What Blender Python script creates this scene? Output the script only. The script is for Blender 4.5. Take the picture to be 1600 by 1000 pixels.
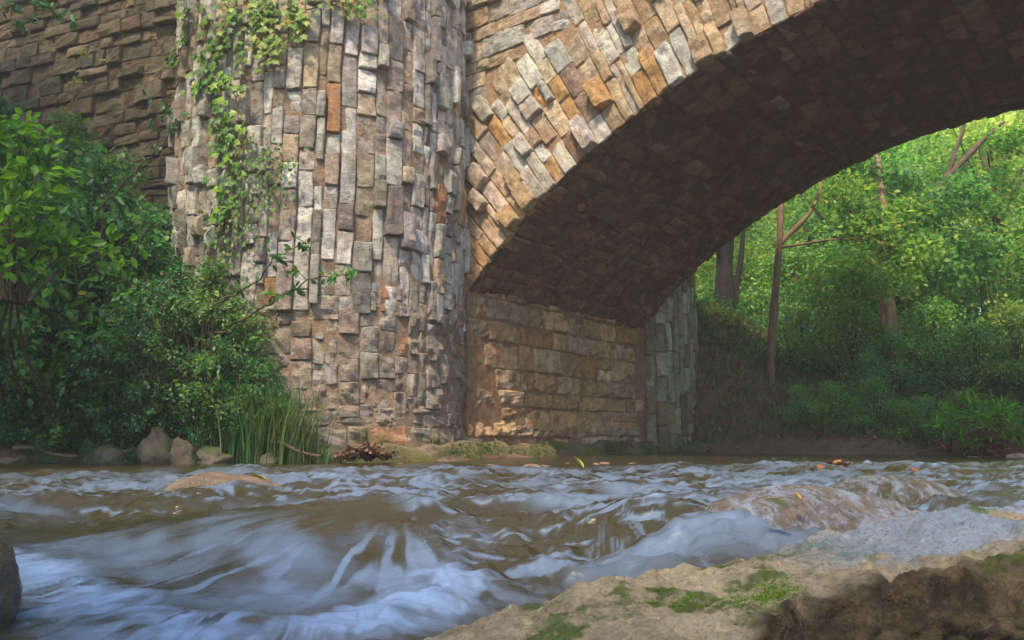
import bpy, math, random
import numpy as np
from mathutils import Vector, Matrix
random.seed(7); rng = np.random.default_rng(11)
sc = bpy.context.scene
for o in list(bpy.data.objects): bpy.data.objects.remove(o)
COL = sc.collection
# ------------------------------------------------------------------ camera, sky, sun, exposure
CAMH = 0.26; PITCH = math.atan(184/1300)
cam = bpy.data.cameras.new("camera"); camo = bpy.data.objects.new("camera", cam); COL.objects.link(camo)
cam.sensor_width = 36; cam.lens = 36*1300/1600; cam.clip_end = 900; cam.clip_start = 0.02
camo.location = (0, 0, CAMH); camo.rotation_euler = (math.radians(90)+PITCH, 0, 0)
sc.camera = camo
SUN_EL, SUN_AZ = math.radians(57), math.radians(200)     # azimuth clockwise from +y: behind the camera, a little to its left
w = bpy.data.worlds.new("World"); sc.world = w; w.use_nodes = True
sky = w.node_tree.nodes.new("ShaderNodeTexSky"); sky.sky_type = 'NISHITA'; sky.sun_disc = False
sky.sun_elevation = SUN_EL; sky.sun_rotation = SUN_AZ; sky.air_density = 1.0; sky.dust_density = 1.2
bg = w.node_tree.nodes['Background']; bg.inputs[1].default_value = 0.15
w.node_tree.links.new(sky.outputs[0], bg.inputs[0])
sl = bpy.data.lights.new("sun", 'SUN'); sl.energy = 2.9; sl.angle = math.radians(6); sl.color = (1, .82, .58)
so = bpy.data.objects.new("sun", sl); COL.objects.link(so)
sd = Vector((math.sin(SUN_AZ)*math.cos(SUN_EL), math.cos(SUN_AZ)*math.cos(SUN_EL), math.sin(SUN_EL)))
so.rotation_euler = sd.to_track_quat('Z', 'Y').to_euler(); so.location = (0, 0, 30)
sc.view_settings.view_transform = 'Standard'; sc.view_settings.look = 'None'
sc.view_settings.exposure = 1.32; sc.view_settings.gamma = 1

# ------------------------------------------------------------------ helpers
def at(px, py, depth=None, z=None):
    "point of the place seen at a picture position, at a given depth or height"
    x = (px-800)/1300; u = (500-py)/1300
    r = np.array([x, math.cos(PITCH)-u*math.sin(PITCH), math.sin(PITCH)+u*math.cos(PITCH)])
    t = depth/r[1] if depth is not None else (z-CAMH)/r[2]
    return np.array([0, 0, CAMH])+t*r
def _h(ix, iy, iz, seed):
    h = (ix.astype(np.int64)*374761393 + iy.astype(np.int64)*668265263 + iz.astype(np.int64)*2147483647 + seed*1274126177) & 0xffffffff
    h = ((h ^ (h >> 13))*1274126177) & 0xffffffff
    h = ((h ^ (h >> 16))*2246822519) & 0xffffffff
    return ((h ^ (h >> 15)) & 0xffff)/32767.5-1
def noise(P, scale=1., seed=0):
    P = np.asarray(P, float)*scale
    i = np.floor(P).astype(np.int64); f = P-i; f = f*f*(3-2*f)
    x, y, z = i[..., 0], i[..., 1], i[..., 2]; fx, fy, fz = f[..., 0], f[..., 1], f[..., 2]
    r = 0
    for a in (0, 1):
        for b in (0, 1):
            for c in (0, 1):
                r = r + _h(x+a, y+b, z+c, seed)*(fx if a else 1-fx)*(fy if b else 1-fy)*(fz if c else 1-fz)
    return r
def fbm(P, scale=1., octv=4, seed=0, gain=.5):
    r = 0; a = 1.
    for k in range(octv):
        r = r+a*noise(P, scale*2.03**k, seed+k*17); a *= gain
    return r
def n2(x, y, scale=1., octv=3, seed=0, gain=.5):
    return fbm(np.stack([x, y, np.zeros_like(x)+.37], -1), scale, octv, seed, gain)
def sstep(a, b, x):
    t = np.clip((x-a)/(b-a), 0, 1); return t*t*(3-2*t)
def mesh_np(name, V, faces, mat, parent=None, col=None, smooth=False, link=True, loc=None):
    "faces: list of int arrays (N,k)"
    if not isinstance(faces, list): faces = [faces]
    V = np.asarray(V, np.float32).reshape(-1, 3)
    me = bpy.data.meshes.new(name)
    me.vertices.add(len(V)); me.vertices.foreach_set("co", V.ravel())
    idx = np.concatenate([f.ravel() for f in faces]).astype(np.int32)
    tot = np.concatenate([np.full(len(f), f.shape[1]) for f in faces]).astype(np.int32)
    st = np.concatenate([[0], np.cumsum(tot)[:-1]]).astype(np.int32)
    me.loops.add(len(idx)); me.loops.foreach_set("vertex_index", idx)
    me.polygons.add(len(tot)); me.polygons.foreach_set("loop_start", st); me.polygons.foreach_set("loop_total", tot)
    me.polygons.foreach_set("use_smooth", np.full(len(tot), smooth))
    if col is not None:
        a = me.color_attributes.new("col", 'FLOAT_COLOR', 'POINT')
        c = np.ones((len(V), 4), np.float32); c[:, :np.shape(col)[-1]] = col
        a.data.foreach_set("color", c.ravel())
    me.update(calc_edges=True); me.validate()
    me.materials.append(mat)
    o = bpy.data.objects.new(name, me)
    if link: COL.objects.link(o)
    if parent is not None: o.parent = parent
    if loc is not None: o.location = loc
    return o
class Bag:
    "collects pieces of ONE part into one mesh"
    def __init__(s): s.V = []; s.F = {}; s.C = []; s.n = 0
    def add(s, V, F, C):
        V = np.asarray(V, float).reshape(-1, 3)
        if not isinstance(F, list): F = [F]
        for f in F: s.F.setdefault(f.shape[1], []).append(f+s.n)
        C = np.asarray(C, float)
        if C.ndim == 1: C = np.tile(C, (len(V), 1))
        s.V.append(V); s.C.append(C[:, :3]); s.n += len(V)
    def build(s, name, mat, parent=None, smooth=False):
        return mesh_np(name, np.concatenate(s.V), [np.concatenate(v) for v in s.F.values()], mat, parent, np.concatenate(s.C), smooth)
def tag(o, label=None, cat=None, group=None, kind=None):
    if label: o['label'] = label
    if cat: o['category'] = cat
    if group: o['group'] = group
    if kind: o['kind'] = kind
    return o
def empty(name, loc=(0, 0, 0), rz=0):
    o = bpy.data.objects.new(name, None); COL.objects.link(o); o.location = loc; o.rotation_euler = (0, 0, rz)
    o.empty_display_size = .2; return o
def dup(o, loc, rz=0, scale=1., label=None, group=None):
    r = o.copy(); COL.objects.link(r); r.location = loc; r.rotation_euler = (0, 0, rz)
    r.scale = (scale,)*3 if not hasattr(scale, '__len__') else scale
    if label: r['label'] = label
    if group: r['group'] = group
    for ch in list(o.children):
        c = ch.copy(); COL.objects.link(c); c.parent = r
    return r
def unit(v): return v/np.maximum(np.linalg.norm(v, axis=-1, keepdims=True), 1e-9)
def tube(bag, pts, rad, seg=7, col=(.1, .07, .05), rough=0., cap=True):
    pts = np.asarray(pts, float); n = len(pts); rad = np.broadcast_to(np.asarray(rad, float), (n,)).copy()
    T = unit(np.gradient(pts, axis=0)); ref = np.array([.31, .17, .93]) if abs(T[0, 2]) < .8 else np.array([1., .2, .1])
    X = unit(np.cross(T, ref)); Y = np.cross(T, X)
    a = np.linspace(0, 2*math.pi, seg, endpoint=False)
    V = pts[:, None]+rad[:, None, None]*(np.cos(a)[None, :, None]*X[:, None]+np.sin(a)[None, :, None]*Y[:, None])
    if rough: V = pts[:, None]+(V-pts[:, None])*(1+rough*noise(V, 3.1/max(rad.max(), .02)*.4))[..., None]
    i = np.arange(n-1)[:, None]*seg; j = np.arange(seg)[None]; k = (j+1) % seg
    F = np.stack([i+j, i+k, i+seg+k, i+seg+j], -1).reshape(-1, 4)
    Fs = [F]
    if cap: Fs.append(((n-1)*seg+np.arange(seg))[None])
    bag.add(V, Fs, col)

# ------------------------------------------------------------------ materials
def nmat(name):
    m = bpy.data.materials.new(name); m.use_nodes = True; nt = m.node_tree
    return m, nt, nt.nodes['Principled BSDF'], nt.nodes['Material Output']
def N(nt, t, **kw):
    n = nt.nodes.new(t)
    for k, v in kw.items():
        if k in n.inputs: n.inputs[k].default_value = v
        else: setattr(n, k, v)
    return n
def mixc(nt, fac, a, b, mode='MIX'):
    n = nt.nodes.new('ShaderNodeMix'); n.data_type = 'RGBA'; n.blend_type = mode
    for s, v in ((0, fac), (6, a), (7, b)):
        if isinstance(v, bpy.types.NodeSocket): nt.links.new(v, n.inputs[s])
        elif s == 0: n.inputs[s].default_value = v
        else: n.inputs[s].default_value = (*v, 1)
    return n.outputs[2]
def noiseN(nt, scale, detail=5, rough=.6, vec=None, dist=0.):
    n = N(nt, 'ShaderNodeTexNoise'); n.inputs['Scale'].default_value = scale; n.inputs['Detail'].default_value = detail
    n.inputs['Roughness'].default_value = rough; n.inputs['Distortion'].default_value = dist
    if vec is not None: nt.links.new(vec, n.inputs['Vector'])
    return n.outputs['Fac']
def ramp(nt, val, lo, hi, a=0., b=1.):
    n = N(nt, 'ShaderNodeMapRange'); n.interpolation_type = 'SMOOTHSTEP'
    n.inputs['From Min'].default_value = lo; n.inputs['From Max'].default_value = hi
    n.inputs['To Min'].default_value = a; n.inputs['To Max'].default_value = b
    nt.links.new(val, n.inputs['Value']); return n.outputs[0]
def math2(nt, op, a, b):
    n = N(nt, 'ShaderNodeMath'); n.operation = op
    for s, v in ((0, a), (1, b)):
        if isinstance(v, bpy.types.NodeSocket): nt.links.new(v, n.inputs[s])
        else: n.inputs[s].default_value = v
    return n.outputs[0]
def geo(nt): return nt.nodes.new('ShaderNodeNewGeometry')
def bump(nt, bs, h, strength, dist):
    b = N(nt, 'ShaderNodeBump'); b.inputs['Strength'].default_value = strength; b.inputs['Distance'].default_value = dist
    nt.links.new(h, b.inputs['Height']); nt.links.new(b.outputs[0], bs.inputs['Normal']); return b

def stone_mat(name, stain=(.20, .105, .05), stain_amt=.55, moss_h=.5, dirt=(.12, .09, .06), dirt_amt=.3, patch=(.62, .62, .60), patch_amt=.3, rough=.85):
    m, nt, bs, out = nmat(name); L = nt.links
    g = geo(nt); pos = g.outputs['Position']
    at_ = N(nt, 'ShaderNodeVertexColor'); at_.layer_name = 'col'
    c = at_.outputs[0]
    n1 = noiseN(nt, 9, 8, .7, pos); c = mixc(nt, 1, c, mixc(nt, ramp(nt, n1, .3, .7), (.62, .60, .58), (1.3, 1.3, 1.3)), 'MULTIPLY')
    c = mixc(nt, math2(nt, 'MULTIPLY', ramp(nt, noiseN(nt, 2.1, 6, .65, pos), .50, .72), stain_amt), c, stain)
    c = mixc(nt, math2(nt, 'MULTIPLY', ramp(nt, noiseN(nt, 13, 7, .75, pos, .4), .55, .68), patch_amt), c, patch)
    c = mixc(nt, math2(nt, 'MULTIPLY', ramp(nt, noiseN(nt, 27, 5, .7, pos), .52, .70), dirt_amt), c, dirt)
    sep = N(nt, 'ShaderNodeSeparateXYZ'); L.new(pos, sep.inputs[0])
    # moss and silt near the waterline
    hh = math2(nt, 'ADD', sep.outputs[2], math2(nt, 'MULTIPLY', noiseN(nt, 2.7, 5, .6, pos), -moss_h*2.2))
    mossf = ramp(nt, hh, -moss_h*.55, -moss_h*1.05)
    mossc = mixc(nt, noiseN(nt, 14, 4, .6, pos), (.045, .055, .015), (.17, .17, .04))
    c = mixc(nt, math2(nt, 'MULTIPLY', mossf, .85), c, mossc)
    L.new(c, bs.inputs['Base Color']); bs.inputs['Roughness'].default_value = rough
    bs.inputs['Specular IOR Level'].default_value = .25
    hgt = math2(nt, 'ADD', noiseN(nt, 18, 8, .72, pos, .3), math2(nt, 'MULTIPLY', noiseN(nt, 70, 4, .6, pos), .35))
    bump(nt, bs, hgt, 1., .045)
    return m
M_PIER = stone_mat("weathered_grey_stone", stain=(.23, .15, .09), stain_amt=.5, moss_h=.62)
M_SPAN = stone_mat("cream_and_ochre_stone", stain=(.40, .22, .10), stain_amt=.5, moss_h=.2, patch=(.62, .60, .54), patch_amt=.4, dirt=(.2, .12, .07))
M_WING = stone_mat("brown_rubble_stone", stain=(.13, .095, .04), stain_amt=.6, moss_h=.5, patch=(.3, .28, .2), patch_amt=.2)
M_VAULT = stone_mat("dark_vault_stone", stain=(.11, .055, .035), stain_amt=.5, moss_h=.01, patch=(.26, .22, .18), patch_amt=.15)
M_ABUT = stone_mat("brown_abutment_stone", stain=(.24, .12, .05), stain_amt=.7, moss_h=.36, patch=(.4, .34, .26), patch_amt=.25)

def leaf_mat(name, trans=.4, vary=.35, rough=.45):
    m, nt, bs, out = nmat(name); L = nt.links
    at_ = N(nt, 'ShaderNodeVertexColor'); at_.layer_name = 'col'
    oi = N(nt, 'ShaderNodeObjectInfo')
    hs = N(nt, 'ShaderNodeHueSaturation'); L.new(at_.outputs[0], hs.inputs['Color'])
    L.new(math2(nt, 'ADD', math2(nt, 'MULTIPLY', oi.outputs['Random'], .05), .475), hs.inputs['Hue'])
    r2 = math2(nt, 'FRACT', math2(nt, 'MULTIPLY', oi.outputs['Random'], 7.31), 0.)
    L.new(math2(nt, 'ADD', math2(nt, 'MULTIPLY', r2, vary), 1-vary/2), hs.inputs['Value'])
    L.new(hs.outputs[0], bs.inputs['Base Color']); bs.inputs['Roughness'].default_value = rough
    bs.inputs['Specular IOR Level'].default_value = .4
    tr = N(nt, 'ShaderNodeBsdfTranslucent')
    L.new(mixc(nt, 1, hs.outputs[0], (1.7, 1.6, 1.0), 'MULTIPLY'), tr.inputs['Color'])
    mx = N(nt, 'ShaderNodeMixShader'); mx.inputs[0].default_value = trans
    L.new(bs.outputs[0], mx.inputs[1]); L.new(tr.outputs[0], mx.inputs[2]); L.new(mx.outputs[0], out.inputs['Surface'])
    return m
M_LEAF = leaf_mat("green_leaf", .38); M_LEAFB = leaf_mat("sunlit_leaf", .5, .5)
M_DEAD = leaf_mat("dead_leaf", .15, .2, .7)
def bark_mat(name):
    m, nt, bs, out = nmat(name); g = geo(nt)
    at_ = N(nt, 'ShaderNodeVertexColor'); at_.layer_name = 'col'
    mp = N(nt, 'ShaderNodeMapping'); mp.inputs['Scale'].default_value = (1, 1, .2); nt.links.new(g.outputs['Position'], mp.inputs[0])
    n = noiseN(nt, 22, 6, .7, mp.outputs[0])
    c = mixc(nt, 1, at_.outputs[0], mixc(nt, ramp(nt, n, .3, .7), (.5, .5, .5), (1.4, 1.35, 1.3)), 'MULTIPLY')
    nt.links.new(c, bs.inputs['Base Color']); bs.inputs['Roughness'].default_value = .9
    bump(nt, bs, n, .7, .02); return m
M_BARK = bark_mat("bark")

def rock_mat(name, base, alt, moss=.0, wet=0., mossc=(.10, .16, .02), dark=(.06, .045, .03), shade_sheen=None, sky_sheen=0):
    m, nt, bs, out = nmat(name); L = nt.links; g = geo(nt); pos = g.outputs['Position']
    c = mixc(nt, ramp(nt, noiseN(nt, 5, 8, .7, pos, .5), .35, .65), base, alt)
    c = mixc(nt, ramp(nt, noiseN(nt, 24, 8, .75, pos), .5, .72, 0, .6), c, dark)
    c = mixc(nt, ramp(nt, noiseN(nt, 55, 4, .7, pos), .56, .70, 0, .5), c, tuple(min(1, v*1.6) for v in base))
    if moss:
        sep = N(nt, 'ShaderNodeSeparateXYZ'); L.new(g.outputs['Normal'], sep.inputs[0])
        mf = math2(nt, 'MULTIPLY', ramp(nt, noiseN(nt, 6.3, 6, .65, pos), .60-moss*.12, .66-moss*.1), ramp(nt, sep.outputs[2], .3, .9))
        c = mixc(nt, mf, c, mixc(nt, noiseN(nt, 60, 3, .6, pos), tuple(v*.5 for v in mossc), tuple(v*1.6 for v in mossc)))
    if shade_sheen:
        at_ = N(nt, 'ShaderNodeVertexColor'); at_.layer_name = 'col'; sp = N(nt, 'ShaderNodeSeparateColor'); L.new(at_.outputs[0], sp.inputs[0])
        c = mixc(nt, sp.outputs[0], c, mixc(nt, ramp(nt, noiseN(nt, 17, 8, .75, pos, .5), .44, .58), (.045, .034, .018), (.13, .092, .042)))  # wet brown front face, with its shade painted into the dark colour
        c = mixc(nt, math2(nt, 'MULTIPLY', sp.outputs[1], .9), c, (.32, .39, .50))  # blue sky sheen painted on the wet top
    if sky_sheen:
        mp = N(nt, 'ShaderNodeMapping'); mp.inputs['Scale'].default_value = (1.6, .7, 1.2); mp.inputs['Rotation'].default_value = (0, 0, .6); L.new(pos, mp.inputs[0])
        c = mixc(nt, ramp(nt, noiseN(nt, 13, 7, .75, mp.outputs[0], .4), .42, .66, 0, sky_sheen), c, (.34, .41, .55))  # thin running water, its sky sheen painted as pale blue streaks
    L.new(c, bs.inputs['Base Color'])
    if wet: L.new(ramp(nt, noiseN(nt, 7, 5, .6, pos), .4, .62, .22, .75), bs.inputs['Roughness'])
    else: bs.inputs['Roughness'].default_value = .85
    hgt = math2(nt, 'ADD', noiseN(nt, 16, 9, .75, pos, .4), math2(nt, 'MULTIPLY', noiseN(nt, 90, 4, .6, pos), .25))
    c2 = mixc(nt, ramp(nt, noiseN(nt, 130, 5, .75, pos), .50, .66, 0, .55), c, tuple(v*.6 for v in dark)); L.new(c2, bs.inputs['Base Color'])
    hgt = math2(nt, 'ADD', hgt, math2(nt, 'MULTIPLY', noiseN(nt, 45, 7, .8, pos, .6), .8))
    bump(nt, bs, hgt, 1., .022); return m
M_ROCK = rock_mat("bank_rock", (.17, .135, .10), (.09, .075, .055), moss=1.2, mossc=(.06, .10, .025))
M_WETROCK = rock_mat("wet_rock", (.16, .125, .085), (.09, .075, .05), moss=.3, wet=1)
M_BOULDER = rock_mat("boulder", (.52, .43, .28), (.32, .25, .155), moss=.8, wet=1, mossc=(.09, .13, .02), shade_sheen=1)
m, nt, bs, out = nmat("dirt"); M_DIRT = m; g = geo(nt)
c = mixc(nt, ramp(nt, noiseN(nt, 3, 8, .7, g.outputs['Position']), .35, .65), (.09, .06, .04), (.19, .12, .075))
c = mixc(nt, ramp(nt, noiseN(nt, 30, 5, .7, g.outputs['Position']), .52, .68), c, (.26, .18, .11))
nt.links.new(c, bs.inputs['Base Color']); bs.inputs['Roughness'].default_value = .95
bump(nt, bs, noiseN(nt, 14, 8, .7, g.outputs['Position']), 1., .05)

# ------------------------------------------------------------------ the lie of the land
K = 1.1
C0 = np.array([-.583, 11., 0]); RT = np.array([.7986, -.6018, 0]); AW = np.array([.6018, .7986, 0]); UP = np.array([0, 0, 1.])
LB = 4.9; AR = 7.88*K; AC = (5.68*K, -3.44*K); SPRING = 2.01*K; SPAN = 2*5.69*K; TOP = 7.35
CF = C0+LB*AW
poly = np.array([(-60, 6.5), (-9, 8.3), (-6, 8.85), (-4.4, 8.7), (-3.2, 8.55), (-2.0, 8.7), (-1.0, 9.2), (-.45, 10.6), (2.6, 15.3), (4.0, 14.6), (5.2, 13.2), (6.6, 12.5), (8.2, 12.0), (11, 12.4),
                 (60, 22), (60, 12), (12.8, 7.6), (9.6, 3.3), (6.5, -2), (5, -8), (5, -60), (-3.4, -60), (-3.8, -2.2), (-7.0, .2), (-10, 4), (-60, 0)], float)
def sdist(x, y):
    "distance to the water's edge, positive on land"
    d = np.full(x.shape, 1e9); inside = np.zeros(x.shape, bool); n = len(poly)
    for i in range(n):
        a = poly[i]; b = poly[(i+1) % n]; e = b-a
        t = np.clip(((x-a[0])*e[0]+(y-a[1])*e[1])/(e@e), 0, 1)
        d = np.minimum(d, np.hypot(x-a[0]-t*e[0], y-a[1]-t*e[1]))
        cnd = (a[1] > y) != (b[1] > y)
        if abs(e[1]) > 1e-9: inside ^= cnd & (x < a[0]+(y-a[1])/e[1]*e[0])
    return np.where(inside, -d, d)
def gz(x, y):
    x = np.asarray(x, float); y = np.asarray(y, float)
    d = sdist(x, y)+n2(x, y, .9, 3, 5)*.22
    z = np.where(d > 0, .14*sstep(0, .25, d)+.42*np.clip(d-.25, 0, 5)**.95, -.5*sstep(0, 1.3, -d))
    z = np.where(d > 5, z+.12*np.clip(d-5, 0, 60), z)
    z = z+np.where(d > 0, 1., .15)*n2(x, y, 1.3, 4, 9)*.10*sstep(-.3, .6, d)
    z = z+1.9*np.exp(-((x-3.9)**2+(y-17.6)**2)/4.2)*sstep(0.1, 1.2, d)
    return z
def grid(xs, ys, zf):
    X, Y = np.meshgrid(xs, ys); Z = zf(X, Y)
    nx, ny = len(xs), len(ys); i = (np.arange(ny-1)[:, None]*nx+np.arange(nx-1)[None]).ravel()
    return np.stack([X, Y, Z], -1), np.stack([i, i+1, i+nx+1, i+nx], -1)
xs = np.concatenate([np.linspace(-300, -14, 24, endpoint=False), np.linspace(-14, 16, 220, endpoint=False), np.linspace(16, 300, 26)])
ys = np.concatenate([np.linspace(-300, -8, 20, endpoint=False), np.linspace(-8, 6, 40, endpoint=False), np.linspace(6, 24, 170, endpoint=False), np.linspace(24, 400, 34)])
V, F = grid(xs, ys, gz)
tag(mesh_np("ground", V, F, M_DIRT, smooth=True), kind='structure')

# ------------------------------------------------------------------ haze
HAZE = .004
def haze():
    V = np.array([(x, y, z) for z in (-1.6, 38) for y in (-62, 75) for x in (-75, 75)], float); F = np.array([(0, 2, 3, 1), (4, 5, 7, 6), (0, 1, 5, 4), (2, 6, 7, 3), (0, 4, 6, 2), (1, 3, 7, 5)])
    m = bpy.data.materials.new("haze"); m.use_nodes = True; nt = m.node_tree; nt.nodes.clear()
    o = nt.nodes.new('ShaderNodeOutputMaterial'); v = nt.nodes.new('ShaderNodeVolumePrincipled'); v.inputs['Color'].default_value = (.92, .96, .88, 1); v.inputs['Density'].default_value = HAZE; v.inputs['Anisotropy'].default_value = .2
    nt.links.new(v.outputs[0], o.inputs['Volume']); tag(mesh_np("haze", V, F, m), kind='stuff')
if HAZE: haze()
# ------------------------------------------------------------------ masonry
def stones(bag, cells, mapf, cols, prot, n=8, joint=.010, depth=.07, rough=.012, flip=False, edge=.018, seed=0, nscale=9.):
    cells = np.asarray(cells, float); Nn = len(cells)
    su = np.linalg.norm(cells[:, 1]-cells[:, 0], axis=1)*.5+np.linalg.norm(cells[:, 2]-cells[:, 3], axis=1)*.5
    sv = np.linalg.norm(cells[:, 3]-cells[:, 0], axis=1)*.5+np.linalg.norm(cells[:, 2]-cells[:, 1], axis=1)*.5
    cells = cells+rng.uniform(-1, 1, cells.shape)*np.minimum(su, sv)[:, None, None]*.05
    def params(s):
        e = np.clip(joint/s, 0, .3); r = np.clip(edge/s, 0, .2)
        base = np.linspace(0, 1, n-4)[None]
        mid = (e+r)[:, None]+base*(1-2*(e+r))[:, None]
        return np.concatenate([e[:, None]*.6, e[:, None], mid, 1-e[:, None], 1-e[:, None]*.6], 1)
    a = params(su)[:, None, :]; b = params(sv)[:, :, None]
    # round the outline a little
    kk = np.arange(n); ring = np.minimum.reduce([kk[None]+0*kk[:, None], kk[:, None]+0*kk[None], (n-1-kk)[None]+0*kk[:, None], (n-1-kk)[:, None]+0*kk[None]])
    A = .5+(a-.5)*(1-.05*(2*b-1)**10); B = .5+(b-.5)*(1-.05*(2*a-1)**10)
    P = ((1-A)*(1-B))[..., None]*cells[:, None, None, 0]+(A*(1-B))[..., None]*cells[:, None, None, 1]+(A*B)[..., None]*cells[:, None, None, 2]+((1-A)*B)[..., None]*cells[:, None, None, 3]
    P3 = np.concatenate([P, np.zeros(P.shape[:-1]+(1,))], -1)
    off = rng.uniform(0, 50, (Nn, 1, 1, 3))*[0, 0, 1]
    wob = np.stack([noise(P3+off, 6, seed+3), noise(P3+off+9, 6, seed+4)], -1)
    P = P+wob*.012
    hn = fbm(P3+off, nscale, 3, seed+5, .55)
    tilt = (rng.uniform(-1, 1, (Nn, 1, 1))*(a-.5)+rng.uniform(-1, 1, (Nn, 1, 1))*(b-.5))*.028
    p = np.asarray(prot)[:, None, None]
    h = p+hn*rough*1.6+tilt-.006*((2*a-1)**6+(2*b-1)**6)
    fac = np.full(h.shape, 9.)
    for k in range(5):
        g1, g2 = rng.uniform(-1, 1, (Nn, 1, 1)), rng.uniform(-1, 1, (Nn, 1, 1)); fac = np.minimum(fac, rng.uniform(.10, .45, (Nn, 1, 1))+g1*(a-.5)*1.6+g2*(b-.5)*1.6)
    h = h+np.clip(fac, -.12, .25)*rough*2.2
    h = np.where(ring[None] == 0, -depth, np.where(ring[None] == 1, h-edge*.9, h))
    W = mapf(P[..., 0], P[..., 1], h)
    i = (np.arange(n-1)[:, None]*n+np.arange(n-1)[None]).ravel(); f = np.stack([i, i+1, i+n+1, i+n], -1)
    if flip: f = f[:, ::-1]
    F = (np.arange(Nn)[:, None, None]*n*n+f[None]).reshape(-1, 4)
    cc = np.repeat(np.asarray(cols), n*n, 0)
    # stain within a stone
    q = fbm(P3+off*.3, 3.1, 3, seed+8).reshape(-1, 1)
    cc = cc*(1+.22*np.clip(q, -1, 1))
    bag.add(W, F, np.clip(cc, .01, .9))
def sheet(bag, u, v, mapf, h, col, flip=False):
    U, V_ = np.meshgrid(u, v)
    W = mapf(U, V_, h+fbm(np.stack([U, V_, U*0], -1), 5, 3, 77)*.012)
    nx, ny = len(u), len(v); i = (np.arange(ny-1)[:, None]*nx+np.arange(nx-1)[None]).ravel()
    f = np.stack([i, i+1, i+nx+1, i+nx], -1)
    if flip: f = f[:, ::-1]
    bag.add(W, f, col)
def pal(n, table):
    w_ = np.array([t[0] for t in table], float); w_ /= w_.sum()
    k = rng.choice(len(table), n, p=w_); c = np.array([t[1] for t in table])[k]
    return c*rng.uniform(.72, 1.22, (n, 1))*rng.uniform(.96, 1.04, (n, 3))
def courses(u0, u1, v0, v1, hmin, hmax, lmin, lmax, wav=0.):
    "horizontal courses of random stones"
    out = []; v = v0
    while v < v1:
        hh = min(rng.uniform(hmin, hmax), v1-v+.05); u = u0-rng.uniform(0, lmax)
        while u < u1:
            l = rng.uniform(lmin, lmax)
            if rng.random() < .2 and hh > (hmin+hmax)*.5:
                out.append([(u, v), (u+l, v), (u+l, v+hh*.5), (u, v+hh*.5)]); out.append([(u, v+hh*.5), (u+l, v+hh*.5), (u+l, v+hh), (u, v+hh)])
            else: out.append([(u, v), (u+l, v), (u+l, v+hh), (u, v+hh)])
            u += l
        v += hh
    c = np.array(out)
    c = c[(c[:, 1, 0] <= u1+.05) & (c[:, 0, 0] >= u0-.05)] if len(c) else c
    if wav: c = c+np.stack([c[..., 0]*0, wav*n2(c[..., 0], c[..., 1], .8, 2, 31)], -1)
    return c
def columns(u0, u1, v0, v1, wmin, wmax, hmin, hmax):
    out = []; u = u0
    while u < u1-.03:
        ww = rng.uniform(wmin, wmax)
        if u+ww > u1-.07: ww = u1-u
        v = v0-rng.uniform(0, hmax)
        while v < v1:
            hh = rng.uniform(hmin, hmax)*(1.25 if ww < .2 else 1)
            r = rng.random()
            if r < .10 and ww > .2:
                out.append([(u, v), (u+ww*.5, v), (u+ww*.5, v+hh), (u, v+hh)]); out.append([(u+ww*.5, v), (u+ww, v), (u+ww, v+hh), (u+ww*.5, v+hh)])
            else: out.append([(u, v), (u+ww, v), (u+ww, v+hh), (u, v+hh)])
            v += hh
        u += ww
    c = np.array(out); c[..., 1] = np.maximum(c[..., 1], v0-.1)
    c = c[(c[:, 2, 1]-c[:, 0, 1]) > .06]
    lean = .035*n2(c[..., 0]*0+c[:, :1, 0], c[..., 1], .7, 2, 12)
    return c+np.stack([lean, lean*0], -1)

bridge = empty("stone_bridge", tuple(C0)); tag(bridge, "old rubble stone arch bridge with round buttresses standing over the stream", "bridge")
INV = -C0
def ochre(cells, cols, u0, v0, ru, rv, amt, c=(.52, .29, .12)):
    "ochre tint, strongest at one spot of the masonry and fading outward"
    m_ = cells.mean(1); k = np.clip(amt*np.exp(-((m_[:, 0]-u0)/ru)**2-((m_[:, 1]-v0)/rv)**2)*rng.uniform(.5, 1.2, len(cells)), 0, 1)[:, None]
    return cols*(1-k)+np.array(c)*k*rng.uniform(.8, 1.15, (len(cells), 1))
def bbuild(bag, name, mat, label=None, smooth=False):
    bag.V = [v-C0 for v in bag.V]
    o = bag.build(name, mat, bridge, smooth)
    if label: o['label'] = label
    return o
MORT = (.30, .215, .15)
GREYS = [(6, (.47, .45, .41)), (3, (.37, .32, .27)), (5, (.55, .53, .485)), (2, (.36, .28, .21)), (2, (.24, .215, .195)), (1.2, (.42, .34, .24)), (.6, (.42, .22, .11))]
# ---- near buttress: half-round, stones set on end in vertical columns
def pier_map(ctr, R, axis_out, side):
    # u = arc length measured from the joint with the spandrel, going round to the front and left
    def f(u, v, h):
        a = u/R; rr = R+h-0*v
        ex, ey = RT*side, axis_out
        c, s = np.cos(a+f.a0), np.sin(a+f.a0)
        rr = rr+.012*(TOP-v)*0+np.where(v < .55, (.55-v)*.10, 0)
        return ctr+(rr*c)[..., None]*ex+(rr*s)[..., None]*ey+v[..., None]*UP
    f.a0 = -math.asin(1.18/R); return f
PC = C0-1.59*RT-1.18*AW; PR = 1.90
pm = pier_map(PC, PR, -AW, 1)
tot = PR*(math.pi+2*math.asin(1.18/PR))
bag = Bag(); sheet(bag, np.linspace(0, tot, 160), np.linspace(-.5, TOP, 90), pm, 0, MORT)
cl = columns(0, tot*.80, 1.75, 6.9, .10, .23, .16, .50); n_ = len(cl)
zc = cl[:, :, 1].mean(1); pr = rng.choice([.015, .032, .058, .09, .12], n_, p=[.34, .30, .19, .11, .06])+rng.uniform(-.01, .01, n_)
stones(bag, cl, pm, pal(n_, GREYS), pr, n=10, joint=.005, rough=.012, edge=.010, seed=1)
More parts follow.
